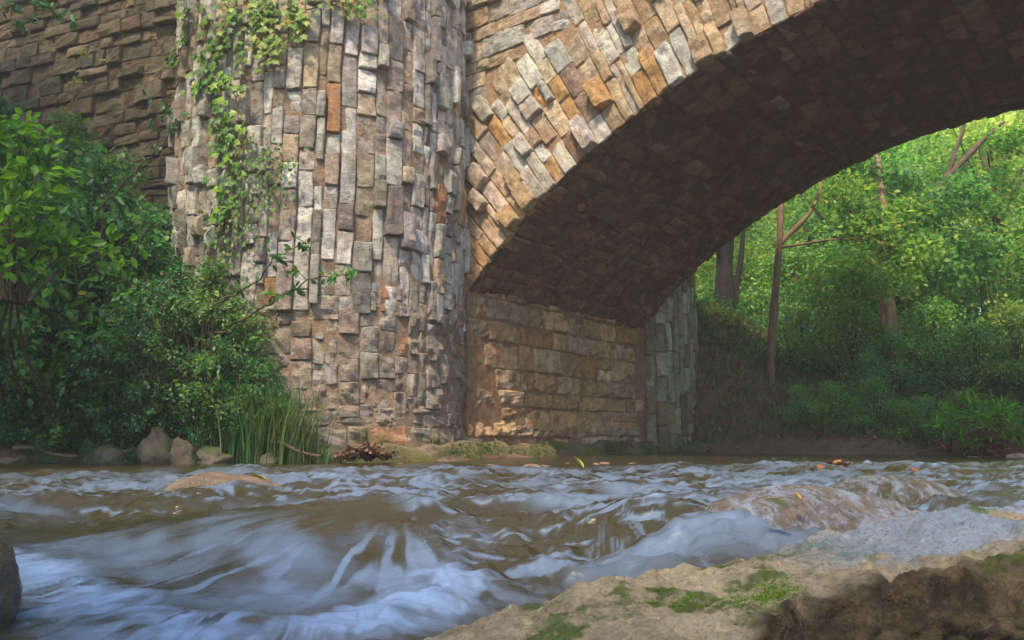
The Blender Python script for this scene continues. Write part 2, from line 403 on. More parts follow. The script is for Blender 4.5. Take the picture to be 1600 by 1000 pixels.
# lower, water-worn and mortar-smeared masonry
cl = np.concatenate([courses(0, tot*.80, -.3, .55, .14, .26, .2, .5), columns(0, tot*.80, .5, 1.85, .13, .30, .14, .34)]); n_ = len(cl)
lowc = pal(n_, [(3, (.36, .31, .26)), (3, (.31, .25, .20)), (2, (.42, .38, .33)), (1, (.26, .22, .17)), (.4, (.36, .17, .09))])
stones(bag, cl, pm, lowc*.75+np.array([.27, .21, .16])*.25, rng.uniform(.0, .035, n_), n=9, joint=.004, rough=.020, edge=.010, seed=2)
stones(bag, columns(tot*.80, tot, 0, TOP, .3, .4, .4, .8), pm, pal(len(columns(0, 1, 0, 1, .3, .4, .4, .8))*0+1, GREYS).repeat(1, 0) if False else np.tile([.3, .27, .24], (1, 1)).repeat(0 or 1, 0), np.array([.03])) if False else None
bbuild(bag, "buttress", M_PIER, "round buttress of grey upright stones beside the arch, green vine on its left")
# ---- spandrel wall with the arch ring of radial stones
def fac_map(u, v, h): return C0+u[..., None]*RT+v[..., None]*UP-(h+0*u)[..., None]*AW
def polar(c): # (angle from vertical, radius) cells -> facade uv
    th, r = c[..., 0], c[..., 1]
    return np.stack([AC[0]+r*np.sin(th), AC[1]+r*np.cos(th)], -1)
TH0 = -math.asin(5.69/7.88); ring = []; ringend = []
th = TH0-.30
while th < -TH0+.1:
    wd = rng.uniform(.12, .22)/AR; R1 = AR+rng.uniform(1.35, 1.85); r = AR
    while r < R1:
        l = rng.uniform(.26, .58)*(1.1 if r == AR else 1)
        if rng.random() < .08: ring.append([(th, r), (th+wd*.5, r), (th+wd*.5, r+l), (th, r+l)]); ring.append([(th+wd*.5, r), (th+wd, r), (th+wd, r+l), (th+wd*.5, r+l)])
        else: ring.append([(th, r), (th+wd, r), (th+wd, r+l), (th, r+l)])
        r += l
    ringend.append((th+wd/2, r)); th += wd
ring = polar(np.array(ring)); ringend = np.array(ringend)
ring = ring[ring[:, :, 1].min(1) > -.3]
bag = Bag()
SPC = [(5, (.56, .53, .46)), (4, (.50, .40, .27)), (3, (.46, .34, .21)), (1.6, (.37, .35, .30)), (.9, (.50, .29, .12)), (2, (.57, .54, .48)), (1.2, (.33, .24, .17))]
n_ = len(ring); stones(bag, ring, fac_map, ochre(ring, pal(n_, SPC), -.1, 2.2, 1.1, 1.5, .85), rng.choice([.015, .035, .06, .11, .16], n_, p=[.34, .30, .18, .11, .07]), n=10, joint=.004, rough=.013, edge=.010, seed=11)
cs = courses(-3.6, SPAN+5, .2, TOP, .13, .30, .22, .62, .03); cc = cs.mean(1)
rad = np.hypot(cc[:, 0]-AC[0], cc[:, 1]-AC[1]); ang = np.arctan2(cc[:, 0]-AC[0], cc[:, 1]-AC[1])
re = np.interp(ang, ringend[:, 0], ringend[:, 1])
keep = (rad > re+.03) & ((np.abs(cc[:, 0]-AC[0]) > SPAN/2+.1) | (cc[:, 1] > 2.2)) & (cc[:, 0] < 9.5)
cs = cs[keep]; n_ = len(cs)
stones(bag, cs, fac_map, pal(n_, SPC), rng.choice([.015, .035, .055, .10], n_, p=[.4, .35, .17, .08]), n=10, joint=.004, rough=.013, edge=.010, seed=12)
# mortar face (arch opening left free)
tt = np.linspace(TH0, -TH0, 160); arcu = AC[0]+AR*np.sin(tt); arcv = AC[1]+AR*np.cos(tt)
def arch_face(bag, mp, col, flip=False, inset=.012):
    vv = np.linspace(0, 1, 50); U = np.repeat(arcu[None], 50, 0); VV = arcv[None]+.01+(TOP-arcv[None])*vv[:, None]
    W = mp(U, VV, np.zeros_like(U)); i = (np.arange(49)[:, None]*160+np.arange(159)[None]).ravel(); f = np.stack([i, i+1, i+161, i+160], -1)
    bag.add(W, f[:, ::-1] if flip else f, col)
    sheet(bag, np.linspace(-4, arcu[0], 40), np.linspace(-.5, TOP, 60), mp, 0, col, flip)
    sheet(bag, np.linspace(arcu[-1], SPAN+9, 60), np.linspace(-.5, TOP, 60), mp, 0, col, flip)
arch_face(bag, fac_map, (.36, .235, .14))
bbuild(bag, "spandrel_wall", M_SPAN, "cream and ochre spandrel wall with radial arch stones")
# ---- vault soffit
def vault_map(u, v, h): # u arc length from left springing, v along the barrel
    t = TH0+u/AR; r = AR-h
    return C0+(AC[0]+r*np.sin(t))[..., None]*RT+(AC[1]+r*np.cos(t))[..., None]*UP+(v+0*u)[..., None]*AW
arcl = -2*TH0*AR
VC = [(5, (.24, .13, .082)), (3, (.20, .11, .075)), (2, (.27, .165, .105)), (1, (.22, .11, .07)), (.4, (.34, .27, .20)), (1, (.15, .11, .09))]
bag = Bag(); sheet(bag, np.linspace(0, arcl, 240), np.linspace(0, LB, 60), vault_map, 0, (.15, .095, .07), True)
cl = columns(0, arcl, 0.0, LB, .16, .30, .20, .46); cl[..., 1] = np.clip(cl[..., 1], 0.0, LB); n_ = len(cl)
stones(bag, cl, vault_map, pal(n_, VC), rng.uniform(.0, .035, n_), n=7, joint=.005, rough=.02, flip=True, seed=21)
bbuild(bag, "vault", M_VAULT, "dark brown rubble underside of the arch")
# ---- abutment faces under the springing
def abut_map(u, v, h): return C0+(u+0*v)[..., None]*AW+v[..., None]*UP+(h+0*v)[..., None]*RT
def abut2_map(u, v, h): return C0+SPAN*RT+(u+0*v)[..., None]*AW+v[..., None]*UP-(h+0*v)[..., None]*RT
AB = [(4, (.52, .34, .19)), (3, (.44, .28, .16)), (2, (.55, .40, .26)), (1, (.38, .28, .19)), (1, (.50, .27, .11))]
for mp, fl, nm in ((abut_map, False, "abutment"), (abut2_map, True, "abutment")):
    bag = Bag(); sheet(bag, np.linspace(-.02, LB+.02, 50), np.linspace(-.5, SPRING+.05, 30), mp, 0, (.30, .18, .10), fl)
    cl = courses(0, LB, .35, SPRING+.02, .22, .42, .30, .80, .03); cl[..., 0] = np.clip(cl[..., 0], 0, LB); n_ = len(cl)
    stones(bag, cl, mp, ochre(cl, pal(n_, AB), 2.4, .7, 1.8, 1.0, .6), rng.uniform(.01, .05, n_), n=9, joint=.009, rough=.022, edge=.02, flip=fl, seed=31)
    cl = courses(0, LB, -.3, .42, .12, .22, .2, .5, .03); cl[..., 0] = np.clip(cl[..., 0], 0, LB); n_ = len(cl)
    stones(bag, cl, mp, pal(n_, AB), rng.uniform(.0, .05, n_), n=9, joint=.006, rough=.03, edge=.02, flip=fl, seed=32)
    bbuild(bag, nm, M_ABUT)
# ---- far face, far buttress
def far_map(u, v, h): return CF+u[..., None]*RT+v[..., None]*UP+(h+0*u)[..., None]*AW
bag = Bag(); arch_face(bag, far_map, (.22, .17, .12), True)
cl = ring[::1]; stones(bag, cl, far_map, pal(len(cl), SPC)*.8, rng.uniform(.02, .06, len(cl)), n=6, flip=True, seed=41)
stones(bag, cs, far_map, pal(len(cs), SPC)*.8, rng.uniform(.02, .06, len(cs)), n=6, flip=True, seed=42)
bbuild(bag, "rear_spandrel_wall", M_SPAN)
PC2 = CF-1.40*RT+1.05*AW; PR2 = 1.75
pm2 = pier_map(PC2, PR2, AW, 1); pm2.a0 = -math.asin(1.05/1.75); tot2 = PR2*(math.pi+2*math.asin(1.05/1.75))
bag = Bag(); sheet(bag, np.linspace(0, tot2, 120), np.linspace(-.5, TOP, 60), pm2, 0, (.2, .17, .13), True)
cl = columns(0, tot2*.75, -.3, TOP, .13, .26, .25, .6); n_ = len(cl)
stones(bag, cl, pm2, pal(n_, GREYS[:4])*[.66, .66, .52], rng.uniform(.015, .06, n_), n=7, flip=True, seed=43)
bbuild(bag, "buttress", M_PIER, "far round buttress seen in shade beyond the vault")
# ---- wing wall on the left, a little askew to the bridge face
W0 = np.array([-4.05, 11.55, 0]); WD = np.array([-.927, .375, 0]); WN = np.array([-.375, -.927, 0])
def wing_map(u, v, h): return W0-WD*0+(u)[..., None]*WD+v[..., None]*UP+(h+0*u)[..., None]*WN
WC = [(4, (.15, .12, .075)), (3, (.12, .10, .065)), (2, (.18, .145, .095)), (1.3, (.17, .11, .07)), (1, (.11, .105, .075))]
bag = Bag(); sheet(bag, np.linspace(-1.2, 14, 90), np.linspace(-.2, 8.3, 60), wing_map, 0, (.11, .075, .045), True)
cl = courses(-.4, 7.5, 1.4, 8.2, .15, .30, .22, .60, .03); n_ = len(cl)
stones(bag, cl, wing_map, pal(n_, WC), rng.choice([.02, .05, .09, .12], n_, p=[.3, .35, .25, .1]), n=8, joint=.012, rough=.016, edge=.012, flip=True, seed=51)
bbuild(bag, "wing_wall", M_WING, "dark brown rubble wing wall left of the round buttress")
# ---- road deck, parapet, body
def boxpts(o, a, b, c):
    V = np.array([o, o+a, o+a+b, o+b, o+c, o+a+c, o+a+b+c, o+b+c])
    F = np.array([(0, 3, 2, 1), (4, 5, 6, 7), (0, 1, 5, 4), (1, 2, 6, 5), (2, 3, 7, 6), (3, 0, 4, 7)]); return V, F
bag = Bag()
V, F = boxpts(C0-16*RT+.06*AW+UP*6.2, (SPAN+25)*RT, (LB-.12)*AW, UP*.25); bag.add(V, F, (.16, .15, .14)); bbuild(bag, "road_deck", M_WING, smooth=False)
for off in (.02, LB-.47):
    bag = Bag(); V, F = boxpts(C0-16*RT+off*AW+UP*(TOP-.02), (SPAN+25)*RT, .45*AW, UP*.16); bag.add(V, F, (.36, .33, .28)); bbuild(bag, "coping", M_SPAN, smooth=False)
bag = Bag()  # earth-filled rear left approach wall
V, F = boxpts(CF-16*RT-.3*AW-UP*.3, 12.2*RT, .3*AW, UP*(TOP+.3)); bag.add(V, F, (.22, .18, .13)); bbuild(bag, "rear_wing_wall", M_WING, smooth=False)
# ---- mossy footing course round the buttress and abutment
bag = Bag()
path = [pm(np.array(u), np.array(0.), np.array(.13)) for u in np.linspace(tot*.78, .15, 60)]+[abut_map(np.array(u), np.array(0.), np.array(.10)) for u in np.linspace(.1, LB, 50)]
path = np.array(path); path[:, 2] = 0
T = unit(np.gradient(path, axis=0)); NRM = np.stack([T[:, 1], -T[:, 0], T[:, 2]*0], -1)
prof = [(-.35, .17), (-.12, .19), (.02, .17), (.10, .11), (.15, .03), (.20, -.10), (.24, -.3)]
Vf = np.array([[path[i]+NRM[i]*(a*(1+.9*noise(path[i], 1.9, 4))+.07*noise(path[i], 5., 6))+UP*(b+(.06*noise(path[i]+b, 3.7, 7) if b > 0 else 0)) for (a, b) in prof] for i in range(len(path))])
nn = len(prof); i = (np.arange(len(path)-1)[:, None]*nn+np.arange(nn-1)[None]).ravel()
bag.add(Vf, np.stack([i, i+nn, i+nn+1, i+1], -1), (.2, .16, .11)); bbuild(bag, "footing", M_ABUT, "mossy footing ledge at the waterline")

# ------------------------------------------------------------------ water
def zwater(x, y, full=False):
    jx, jv = np.concatenate([JP[:, 0], [-.05, .3, .7, 1.5]]), np.concatenate([JP[:, 1], [2.40, 2.25, 1.9, 1.6]])
    jy = sum(np.interp(x+o_, jx, jv) for o_ in (-.45, -.3, -.15, 0, .15, .3, .45))/7
    drop = sstep(jy+1.15, jy+.0, y+.06*n2(x, y, 1.5, 2, 3))
    rightmask = sstep(.15, .7, x)*sstep(.9, 1.8, y)
    drop = drop*(1-.65*rightmask)
    z = -.175*drop-.06*sstep(1.7, .2, y)
    fx, fy = -.6, -.8
    al = x*fx+y*fy; ac = x*fy-y*fx     # along / across the flow
    rough = sstep(7.9, 6.9, y-.25*np.clip(x, -1, 3))*sstep(3.5-1.2*sstep(-.6, 0, x), 3.9-1.0*sstep(-.6, 0, x), y+.3)*(.35+.65*sstep(-4.5, -1.2, x))
    rough = np.maximum(rough, .42*sstep(9, 6.5, y)*sstep(.2, 1.5, x))
    q = x*.55+y*.0
    w1 = n2(x*.8+.25*y, y*1.5, 2.6, 2, 41); w2 = n2(x*.9, y*1.6, 6.5, 3, 43); w3 = 1-np.abs(n2(x*.8, y*1.3, 11, 3, 44))*1.6
    amp = .012+.046*rough
    far = .35+.65*sstep(16, 7, y)
    z = z+amp*(.75*w1+.42*w2+.22*w3)*far
    ww = n2(x, y, 22, 2, 49)*.0035*(.5+rough)*sstep(16, 5, y)
    z = z+ww
    # streaky fan below the lip
    sx, sy = -.46, 3.35; rr = np.hypot(x-sx, y-sy); an = np.arctan2(x-sx, -(y-sy))
    fan = sstep(.12, .75, rr)*sstep(1.75, 1.0, rr)*sstep(1.9, 1.2, np.abs(an+.25))*sstep(3.4, 3.1, y)
    st = n2(an*3.6, rr*.9, 2.2, 3, 61)
    z = z+fan*(.011*st+.012*n2(x*1.2+y*.5, y*.8, 3.2, 2, 83))
    # hydraulic jump: raised white roll at the foot of the drop
    jump = np.full(x.shape, 9.); arc = x*0; run = 0.
    for a, b in zip(JP[:-1], JP[1:]):
        e = b-a; t = np.clip(((x-a[0])*e[0]+(y-a[1])*e[1])/(e@e), 0, 1)
        dd = np.hypot(x-a[0]-t*e[0], y-a[1]-t*e[1]); arc = np.where(dd < jump, run+t*math.hypot(*e), arc); run += math.hypot(*e)
        jump = np.minimum(jump, dd)
    below = y < np.interp(x, JP[:, 0], JP[:, 1])
    z = z+.022*np.exp(-(jump/.13)**2)*(1+.5*n2(x, y, 9, 3, 71))
    if not full: return z
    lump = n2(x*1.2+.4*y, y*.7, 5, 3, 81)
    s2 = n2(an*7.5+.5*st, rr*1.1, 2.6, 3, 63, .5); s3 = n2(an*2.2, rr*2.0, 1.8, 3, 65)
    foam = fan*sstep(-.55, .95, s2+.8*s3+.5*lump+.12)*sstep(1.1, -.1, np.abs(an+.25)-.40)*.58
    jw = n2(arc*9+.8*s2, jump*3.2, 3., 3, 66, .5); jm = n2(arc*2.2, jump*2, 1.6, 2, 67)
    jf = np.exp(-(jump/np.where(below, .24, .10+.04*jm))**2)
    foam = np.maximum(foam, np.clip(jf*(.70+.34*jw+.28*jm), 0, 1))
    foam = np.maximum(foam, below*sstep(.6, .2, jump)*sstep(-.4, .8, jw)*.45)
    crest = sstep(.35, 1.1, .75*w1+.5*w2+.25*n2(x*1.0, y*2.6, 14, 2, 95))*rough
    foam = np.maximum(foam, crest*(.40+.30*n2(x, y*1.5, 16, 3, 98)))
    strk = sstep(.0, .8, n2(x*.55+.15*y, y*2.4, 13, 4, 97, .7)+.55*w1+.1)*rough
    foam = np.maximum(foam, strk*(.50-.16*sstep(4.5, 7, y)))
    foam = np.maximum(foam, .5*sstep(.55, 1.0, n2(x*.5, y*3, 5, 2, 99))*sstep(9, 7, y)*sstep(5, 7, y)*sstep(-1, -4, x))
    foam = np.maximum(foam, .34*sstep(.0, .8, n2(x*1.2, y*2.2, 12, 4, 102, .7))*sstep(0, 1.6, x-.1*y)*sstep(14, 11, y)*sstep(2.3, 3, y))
    foam = np.maximum(foam, .46*np.maximum(rough, 1.1*fan)*sstep(-.7, .8, n2(x*.8+.2*y, y*1.8, 2.2, 3, 111)+.4*lump))  # broad sky sheen on rough water, painted in through the foam value
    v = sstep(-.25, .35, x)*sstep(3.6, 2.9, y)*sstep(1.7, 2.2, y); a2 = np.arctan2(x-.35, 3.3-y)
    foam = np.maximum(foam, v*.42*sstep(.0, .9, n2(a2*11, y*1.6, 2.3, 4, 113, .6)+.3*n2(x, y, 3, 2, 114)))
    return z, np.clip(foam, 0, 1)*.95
JP = np.array([at(px, py, z=-.17)[:2] for px, py in ((-260, 905), (0, 880), (70, 893), (150, 930), (260, 972), (400, 985), (500, 985), (600, 962), (672, 922))])
tv = np.concatenate([np.geomspace(.45, 9, 560), np.geomspace(9.1, 300, 60)]); av = np.concatenate([np.linspace(-3.2, -.82, 50, endpoint=False), np.linspace(-.82, .82, 620), np.linspace(.84, 3.2, 50)])
TT, AA = np.meshgrid(tv, av, indexing='ij'); X = AA*TT; Y = TT+0*AA
Z, FOAM_SHEEN = zwater(X, Y, True)
Z = np.where(Y > 60, -.4, Z)
nx = len(av); i = (np.arange(len(tv)-1)[:, None]*nx+np.arange(nx-1)[None]).ravel()
wf = np.stack([i, i+1, i+nx+1, i+nx], -1)
m, nt, bs, out = nmat("stream_water"); M_WATER = m; g = geo(nt)
at_ = N(nt, 'ShaderNodeVertexColor'); at_.layer_name = 'col'
sp = N(nt, 'ShaderNodeSeparateColor'); nt.links.new(at_.outputs[0], sp.inputs[0])
c = mixc(nt, noiseN(nt, 1.3, 4, .6, g.outputs['Position']), (.026, .026, .012), (.050, .040, .020))
c = mixc(nt, ramp(nt, sp.outputs[0], .05, .95), c, (.19, .285, .46))  # one pale blue for both the foam and the painted sky sheen
nt.links.new(c, bs.inputs['Base Color'])
nt.links.new(ramp(nt, sp.outputs[0], 0, .8, .10, .55), bs.inputs['Roughness']); bs.inputs['IOR'].default_value = 1.33
mp = N(nt, 'ShaderNodeMapping'); mp.inputs['Rotation'].default_value = (0, 0, .45); mp.inputs['Scale'].default_value = (1., 2.3, 1); nt.links.new(g.outputs['Position'], mp.inputs[0])
bump(nt, bs, noiseN(nt, 13, 5, .6, mp.outputs[0], .6), .35, .02)
wat = mesh_np("water", np.stack([X, Y, Z], -1), wf, M_WATER, col=np.stack([FOAM_SHEEN, FOAM_SHEEN, FOAM_SHEEN], -1).reshape(-1, 3), smooth=True); tag(wat, kind='structure')
V, F = grid(np.linspace(-40, 40, 3), np.array([-60, -20, .46]), lambda x, y: x*0-.27); tag(mesh_np("water", V, F, M_WATER, col=np.zeros((len(V.reshape(-1, 3)), 3))), kind='structure')

# ------------------------------------------------------------------ rocks
def ico(sub):
    import bmesh
    bm = bmesh.new(); bmesh.ops.create_icosphere(bm, subdivisions=sub, radius=1)
    V = np.array([v.co[:] for v in bm.verts]); F = np.array([[v.index for v in f.verts] for f in bm.faces]); bm.free(); return V, F
ICO = {k: ico(k) for k in (2, 3, 4, 5)}
def rock(name, loc, size, rz=0, seed=0, mat=None, sub=4, rough=.22, cuts=5, label=None, cat="rock", group=None, tilt=0):
    V, F = ICO[sub]; V = V.copy(); r = np.random.default_rng(seed)
    for k in range(cuts):
        nrm = unit(r.normal(size=3)); d = r.uniform(.55, .85); s = V@nrm; V = V-np.clip(s-d, 0, None)[:, None]*nrm*.85
    V = V*(1+rough*fbm(V+seed*3.3, 1.6, 4, seed)[:, None]*.5+rough*.25*fbm(V+seed, 6, 3, seed+1)[:, None]*.5)
    V = V*np.array(size)
    o = mesh_np(name, V, F, mat or M_ROCK, smooth=True, loc=tuple(loc)); o.rotation_euler = (tilt, 0, rz)
    if label: tag(o, label, cat, group)
    return o
def onz(px, py, z): p = at(px, py, z=z); return p
def ond(px, depth, dz=0.):
    p = at(px, 684, depth=depth); return np.array([p[0], p[1], float(gz(p[0], p[1]))+dz])
p = onz(352, 768, 0); rock("rock", (p[0], p[1], .005), (.27, .18, .095), .1, 3, rock_mat("tan_wet_rock", (.30, .22, .15), (.17, .12, .08), wet=1), 5, label="low tan rock rising from the water with a yellow leaf on it", cat="rock")
p = at(1262, 835, depth=2.75); rock("rock", (p[0], p[1]+.04, -.098), (.40, .32, .20), .15, 8, rock_mat("pinkish_wet_rock", (.19, .15, .115), (.12, .095, .07), wet=1, sky_sheen=.95), 5, .16, 2, label="wet pinkish brown rock in midstream behind the big boulder", cat="rock")
p = at(1390, 778, depth=3.6); rock("rock", (p[0], p[1], -.045), (.34, .22, .15), 0, 12, rock_mat("drowned_rock", (.10, .085, .05), (.06, .055, .03), wet=1, sky_sheen=.6), 5, .12, 1, label="smooth dark rock with water sliding over it, right of the middle", cat="rock")
p = at(-10, 860, depth=2.0); rock("rock", (p[0]-.08, p[1], -.10), (.13, .16, .17), .3, 21, M_WETROCK, 5, .2, 2, label="dark round wet rock cut by the left edge of the picture", cat="rock")
p = at(95, 990, depth=1.45); rock("rock", (p[0], p[1], -.20), (.10, .10, .10), 0, 23, M_WETROCK, 4, .3, label="small wet rock in the white foam at the bottom left", cat="rock")
# bank rocks
for px, dep, s, tl, sd, lb in ((252, 8.45, (.22, .20, .36), .2, 31, "tall pinkish grey rock leaning on the left bank among leaves"),
                         (172, 8.5, (.22, .16, .20), 0, 32, "mossy grey rock on the left bank, left of the tall one"),
                         (338, 8.45, (.28, .2, .15), .1, 33, "pale flat rock beside the tall grass on the left bank"),
                         (290, 8.42, (.15, .12, .24), -.2, 34, "narrow pointed rock between the tall rock and the flat rock"),
                         (100, 8.75, (.20, .13, .08), 0, 35, "low brown stone at the water's edge far left"),
                         (425, 8.55, (.19, .13, .10), 0, 36, "dark stone at the foot of the tall grass"),
                         (1082, 15.0, (.35, .22, .16), .1, 37, "rounded brown rock at the foot of the far buttress"),
                         (30, 8.6, (.18, .12, .07), 0, 38, "flat brown stone at the left edge of the bank"),
                         (205, 8.55, (.14, .10, .06), 0, 39, "little flat stone below the mossy rock")):
    p = ond(px, dep); rock("rock", (p[0], p[1], max(p[2], 0)+s[2]*.12), s, sd, sd, M_ROCK, 4, .5, 9, label=lb, tilt=tl)
r_ = np.random.default_rng(5)
for k, (px, py, s) in enumerate(((856, 724, .05), (884, 722, .055), (925, 723, .045), (962, 724, .06), (1000, 723, .05), (818, 726, .07), (780, 727, .06), (540, 716, .06), (610, 724, .05), (700, 727, .07), (1045, 722, .05))):
    p = onz(px, py+2, .0); rock("pebble", (p[0]+r_.normal()*.06, p[1]+r_.normal()*.25, -.012), (s*r_.uniform(.7, 1.8), s*1.1, s*r_.uniform(.4, .75)), r_.uniform(0, 3), 60+k, rock_mat("pebble_stone", (.30, .21, .14), (.20, .13, .08), wet=1) if k == 0 else bpy.data.materials["pebble_stone"], 3, .2, label="small tan pebble just above water at the foot of the abutment", cat="pebble", group="pebbles along the foot of the bridge")
# foreground boulder
def boulder():
    xs = np.linspace(-.42, 1.75, 440); ys = np.concatenate([np.linspace(.55, 1.0, 60, endpoint=False), np.linspace(1.0, 1.42, 200, endpoint=False), np.linspace(1.42, 2.15, 120)]); X, Y = np.meshgrid(xs, ys)
    P = np.stack([X, Y, X*0], -1)
    # crest height rises to the right
    bx = [-.35, -.16, .115, .246, .38, .497, .69, .854, 1.02, 1.2, 1.75]
    back = np.interp(X, bx, [1.15, 1.30, 1.50, 1.60, 1.65, 1.70, 1.80, 1.85, 1.90, 1.95, 2.0])
    top = np.interp(X, bx, [-.16, -.062, -.006, .0, .010, .024, .056, .088, .092, .094, .096])
    front = np.interp(X, [-.3, .0, .20, .34, .45, .8, 1.2, 1.7], [.55, .84, 1.07, 1.20, 1.32, 1.36, 1.34, 1.32])
    fn = fbm(P, 3.1, 4, 201)
    back = back+.05*fn; front = front+.05*fbm(P, 4, 4, 205)
    slope = np.interp(X, [-.3, .2, .6, .9, 1.7], [.10, .04, .0, -.005, 0])
    z = top-slope*(back-Y)
    z = z+.010*fbm(P, 3.2, 5, 203, .6)+.011*(1-np.abs(fbm(P*[1, 1.7, 1], 6, 5, 207, .6)))+.008*fbm(P, 18, 4, 209, .65)-.012*sstep(.5, 1.1, fbm(P, 13, 3, 239))
    # diagonal cracks
    cr = np.abs(noise(P@np.array([[.6, -.8, 0], [.8, .6, 0], [0, 0, 1]]), 4.2, 219)+.3*noise(P, 11, 220)); z = z-.016*np.exp(-(cr/.07)**2)
    bk = np.clip((Y-back)/.16, 0, None); z = z-.09*bk**1.6
    fr = np.clip((front-Y)/.10, 0, None); z = z-.30*fr**.85-.02*sstep(0, 1, fr)*fbm(np.stack([X, Y, z*6], -1), 7, 4, 211); dk = sstep(-.35, .15, (front-Y)/.10+.30*fbm(P, 9, 3, 215))  # dk: where the front face gets its painted shade
    sheen_mask = sstep(.40, .80, X)*sstep(1.30, 1.50, Y)*sstep(-.5, .5, fbm(np.stack([X*1.6+Y*1.2, Y*.9-X*.4, X*0], -1), 5, 5, 231, .65)+.55*sstep(1.3, 1.7, Y)-.05)*(1-dk)  # where the top gets its painted sky sheen
    z = z-.5*np.clip((-.28-X)/.1, 0, None)
    z = np.maximum(z, -.55); Y = Y-dk*(.020*fbm(np.stack([X, z, z*0], -1), 7, 5, 251, .6)+.012*(1-np.abs(fbm(np.stack([X, z*2, z*0], -1), 14, 3, 252))))
    nx = len(xs); i = (np.arange(len(ys)-1)[:, None]*nx+np.arange(nx-1)[None]).ravel()
    o = mesh_np("boulder", np.stack([X, Y, z], -1), np.stack([i, i+1, i+nx+1, i+nx], -1), M_BOULDER, smooth=True, col=np.stack([dk, sheen_mask, dk], -1).reshape(-1, 3))
    tag(o, "big mossy tan boulder with a wet top in the right foreground", "boulder")
    r = np.random.default_rng(44); b = Bag()
    for px, py, rx, ry, n in ((1205, 926, .075, .06, 2600), (1010, 924, .05, .022, 650), (945, 975, .06, .05, 900), (1130, 985, .07, .035, 900), (1270, 945, .03, .02, 260), (1075, 918, .03, .012, 200)):
        c = at(px, py, z=.02); x = c[0]+r.normal(size=n*3)*rx*.5; y = c[1]+r.normal(size=n*3)*ry*.5
        k = (n2(x, y, 16, 3, 45)+.35*r.normal(size=n*3) > .0) & (y > np.interp(x, [-.3, .0, .20, .34, .45, .8], [.55, .84, 1.07, 1.20, 1.32, 1.36])+.02); x, y = x[k][:n], y[k][:n]; n_ = len(x)
        ix = np.clip(np.searchsorted(xs, x), 0, len(xs)-1); iy = np.clip(np.searchsorted(ys, y), 0, len(ys)-1)
        P = np.stack([x, y, z[iy, ix]-.001], -1)
        leaves(b, P, r.normal(size=(n_, 3))*[1, 1, .3]+UP*.45, r.normal(size=(n_, 3))+[0, -1, 0], .0055*r.uniform(.5, 1.5, n_), greens(n_, [(3, (.10, .19, .015)), (2, (.16, .27, .02)), (1, (.06, .10, .015))], r), 'long')
    tag(b.build("moss", M_LEAF, o), kind='stuff')

# ------------------------------------------------------------------ foliage
def leafshape(kind):
    if kind == 'quad': return np.array([(0, 0, 0), (.34, .45, .02), (0, 1, 0), (-.34, .45, .02)]), [np.array([[0, 1, 2, 3]])]
    if kind == 'oval': return np.array([(0, 0, 0), (.24, .25, .05), (.27, .60, .04), (0, 1, -.06), (-.27, .60, .04), (-.24, .25, .05), (0, .45, -.03)]), [np.array([[0, 1, 2, 6], [6, 2, 3, 4], [0, 6, 4, 5]])]
    if kind == 'long': return np.array([(0, 0, 0), (.12, .35, .03), (0, 1, -.12), (-.12, .35, .03)]), [np.array([[0, 1, 2, 3]])]
    if kind == 'lobed':
        pts = [(0, 0), (.20, -.10), (.50, .12), (.30, .30), (.58, .62), (.24, .62), (0, 1.05), (-.24, .62), (-.58, .62), (-.30, .30), (-.50, .12), (-.20, -.10)]
        V = np.array([(0, .35, .05)]+[(x, y, -.10*(x*x+(y-.4)**2)) for x, y in pts]); F = np.array([[0, 1+k, 1+(k+1) % 12] for k in range(12)]); return V, [F]
def leaves(bag, P, D, U, S, C, kind):
    T, Fs = leafshape(kind); n = len(P); D = unit(D); X = unit(np.cross(D, U)); Z = np.cross(X, D)
    S = np.broadcast_to(S, (n,))
    V = P[:, None]+S[:, None, None]*(T[None, :, :1]*X[:, None]+T[None, :, 1:2]*D[:, None]+T[None, :, 2:]*Z[:, None])
    k = len(T); F = [(np.arange(n)[:, None, None]*k+f[None]).reshape(-1, f.shape[1]) for f in Fs]
    bag.add(V, F, np.repeat(C, k, 0))
def greens(n, table, r):
    w_ = np.array([t[0] for t in table], float); k = r.choice(len(table), n, p=w_/w_.sum())
    return np.clip(np.array([t[1] for t in table])[k]*r.uniform(.7, 1.3, (n, 1))*r.uniform(.92, 1.08, (n, 3)), .005, .9)
G_MID = [(4, (.055, .17, .025)), (3, (.040, .13, .028)), (2, (.09, .23, .03)), (1, (.07, .19, .06)), (.2, (.18, .20, .04))]
G_BLUE = [(4, (.032, .13, .042)), (3, (.028, .10, .038)), (2, (.055, .17, .05)), (.8, (.11, .21, .10))]
G_BRIGHT = [(4, (.13, .30, .02)), (3, (.09, .24, .02)), (2, (.19, .36, .04)), (1, (.06, .17, .03))]
G_YEL = [(3, (.24, .32, .05)), (2, (.16, .28, .04)), (1, (.34, .36, .08)), (1, (.40, .30, .07))]
def scatter_crown(r, n, clumps, csize):
    "leaf positions in clumps; clumps: (m,3), returns P, outward dir"
    k = r.integers(0, len(clumps), n); off = r.normal(size=(n, 3)); off = unit(off)*(r.uniform(0, 1, (n, 1))**.5)*csize[k][:, None]
    off[:, 2] *= .62
    return clumps[k]+off, unit(off+1e-3)
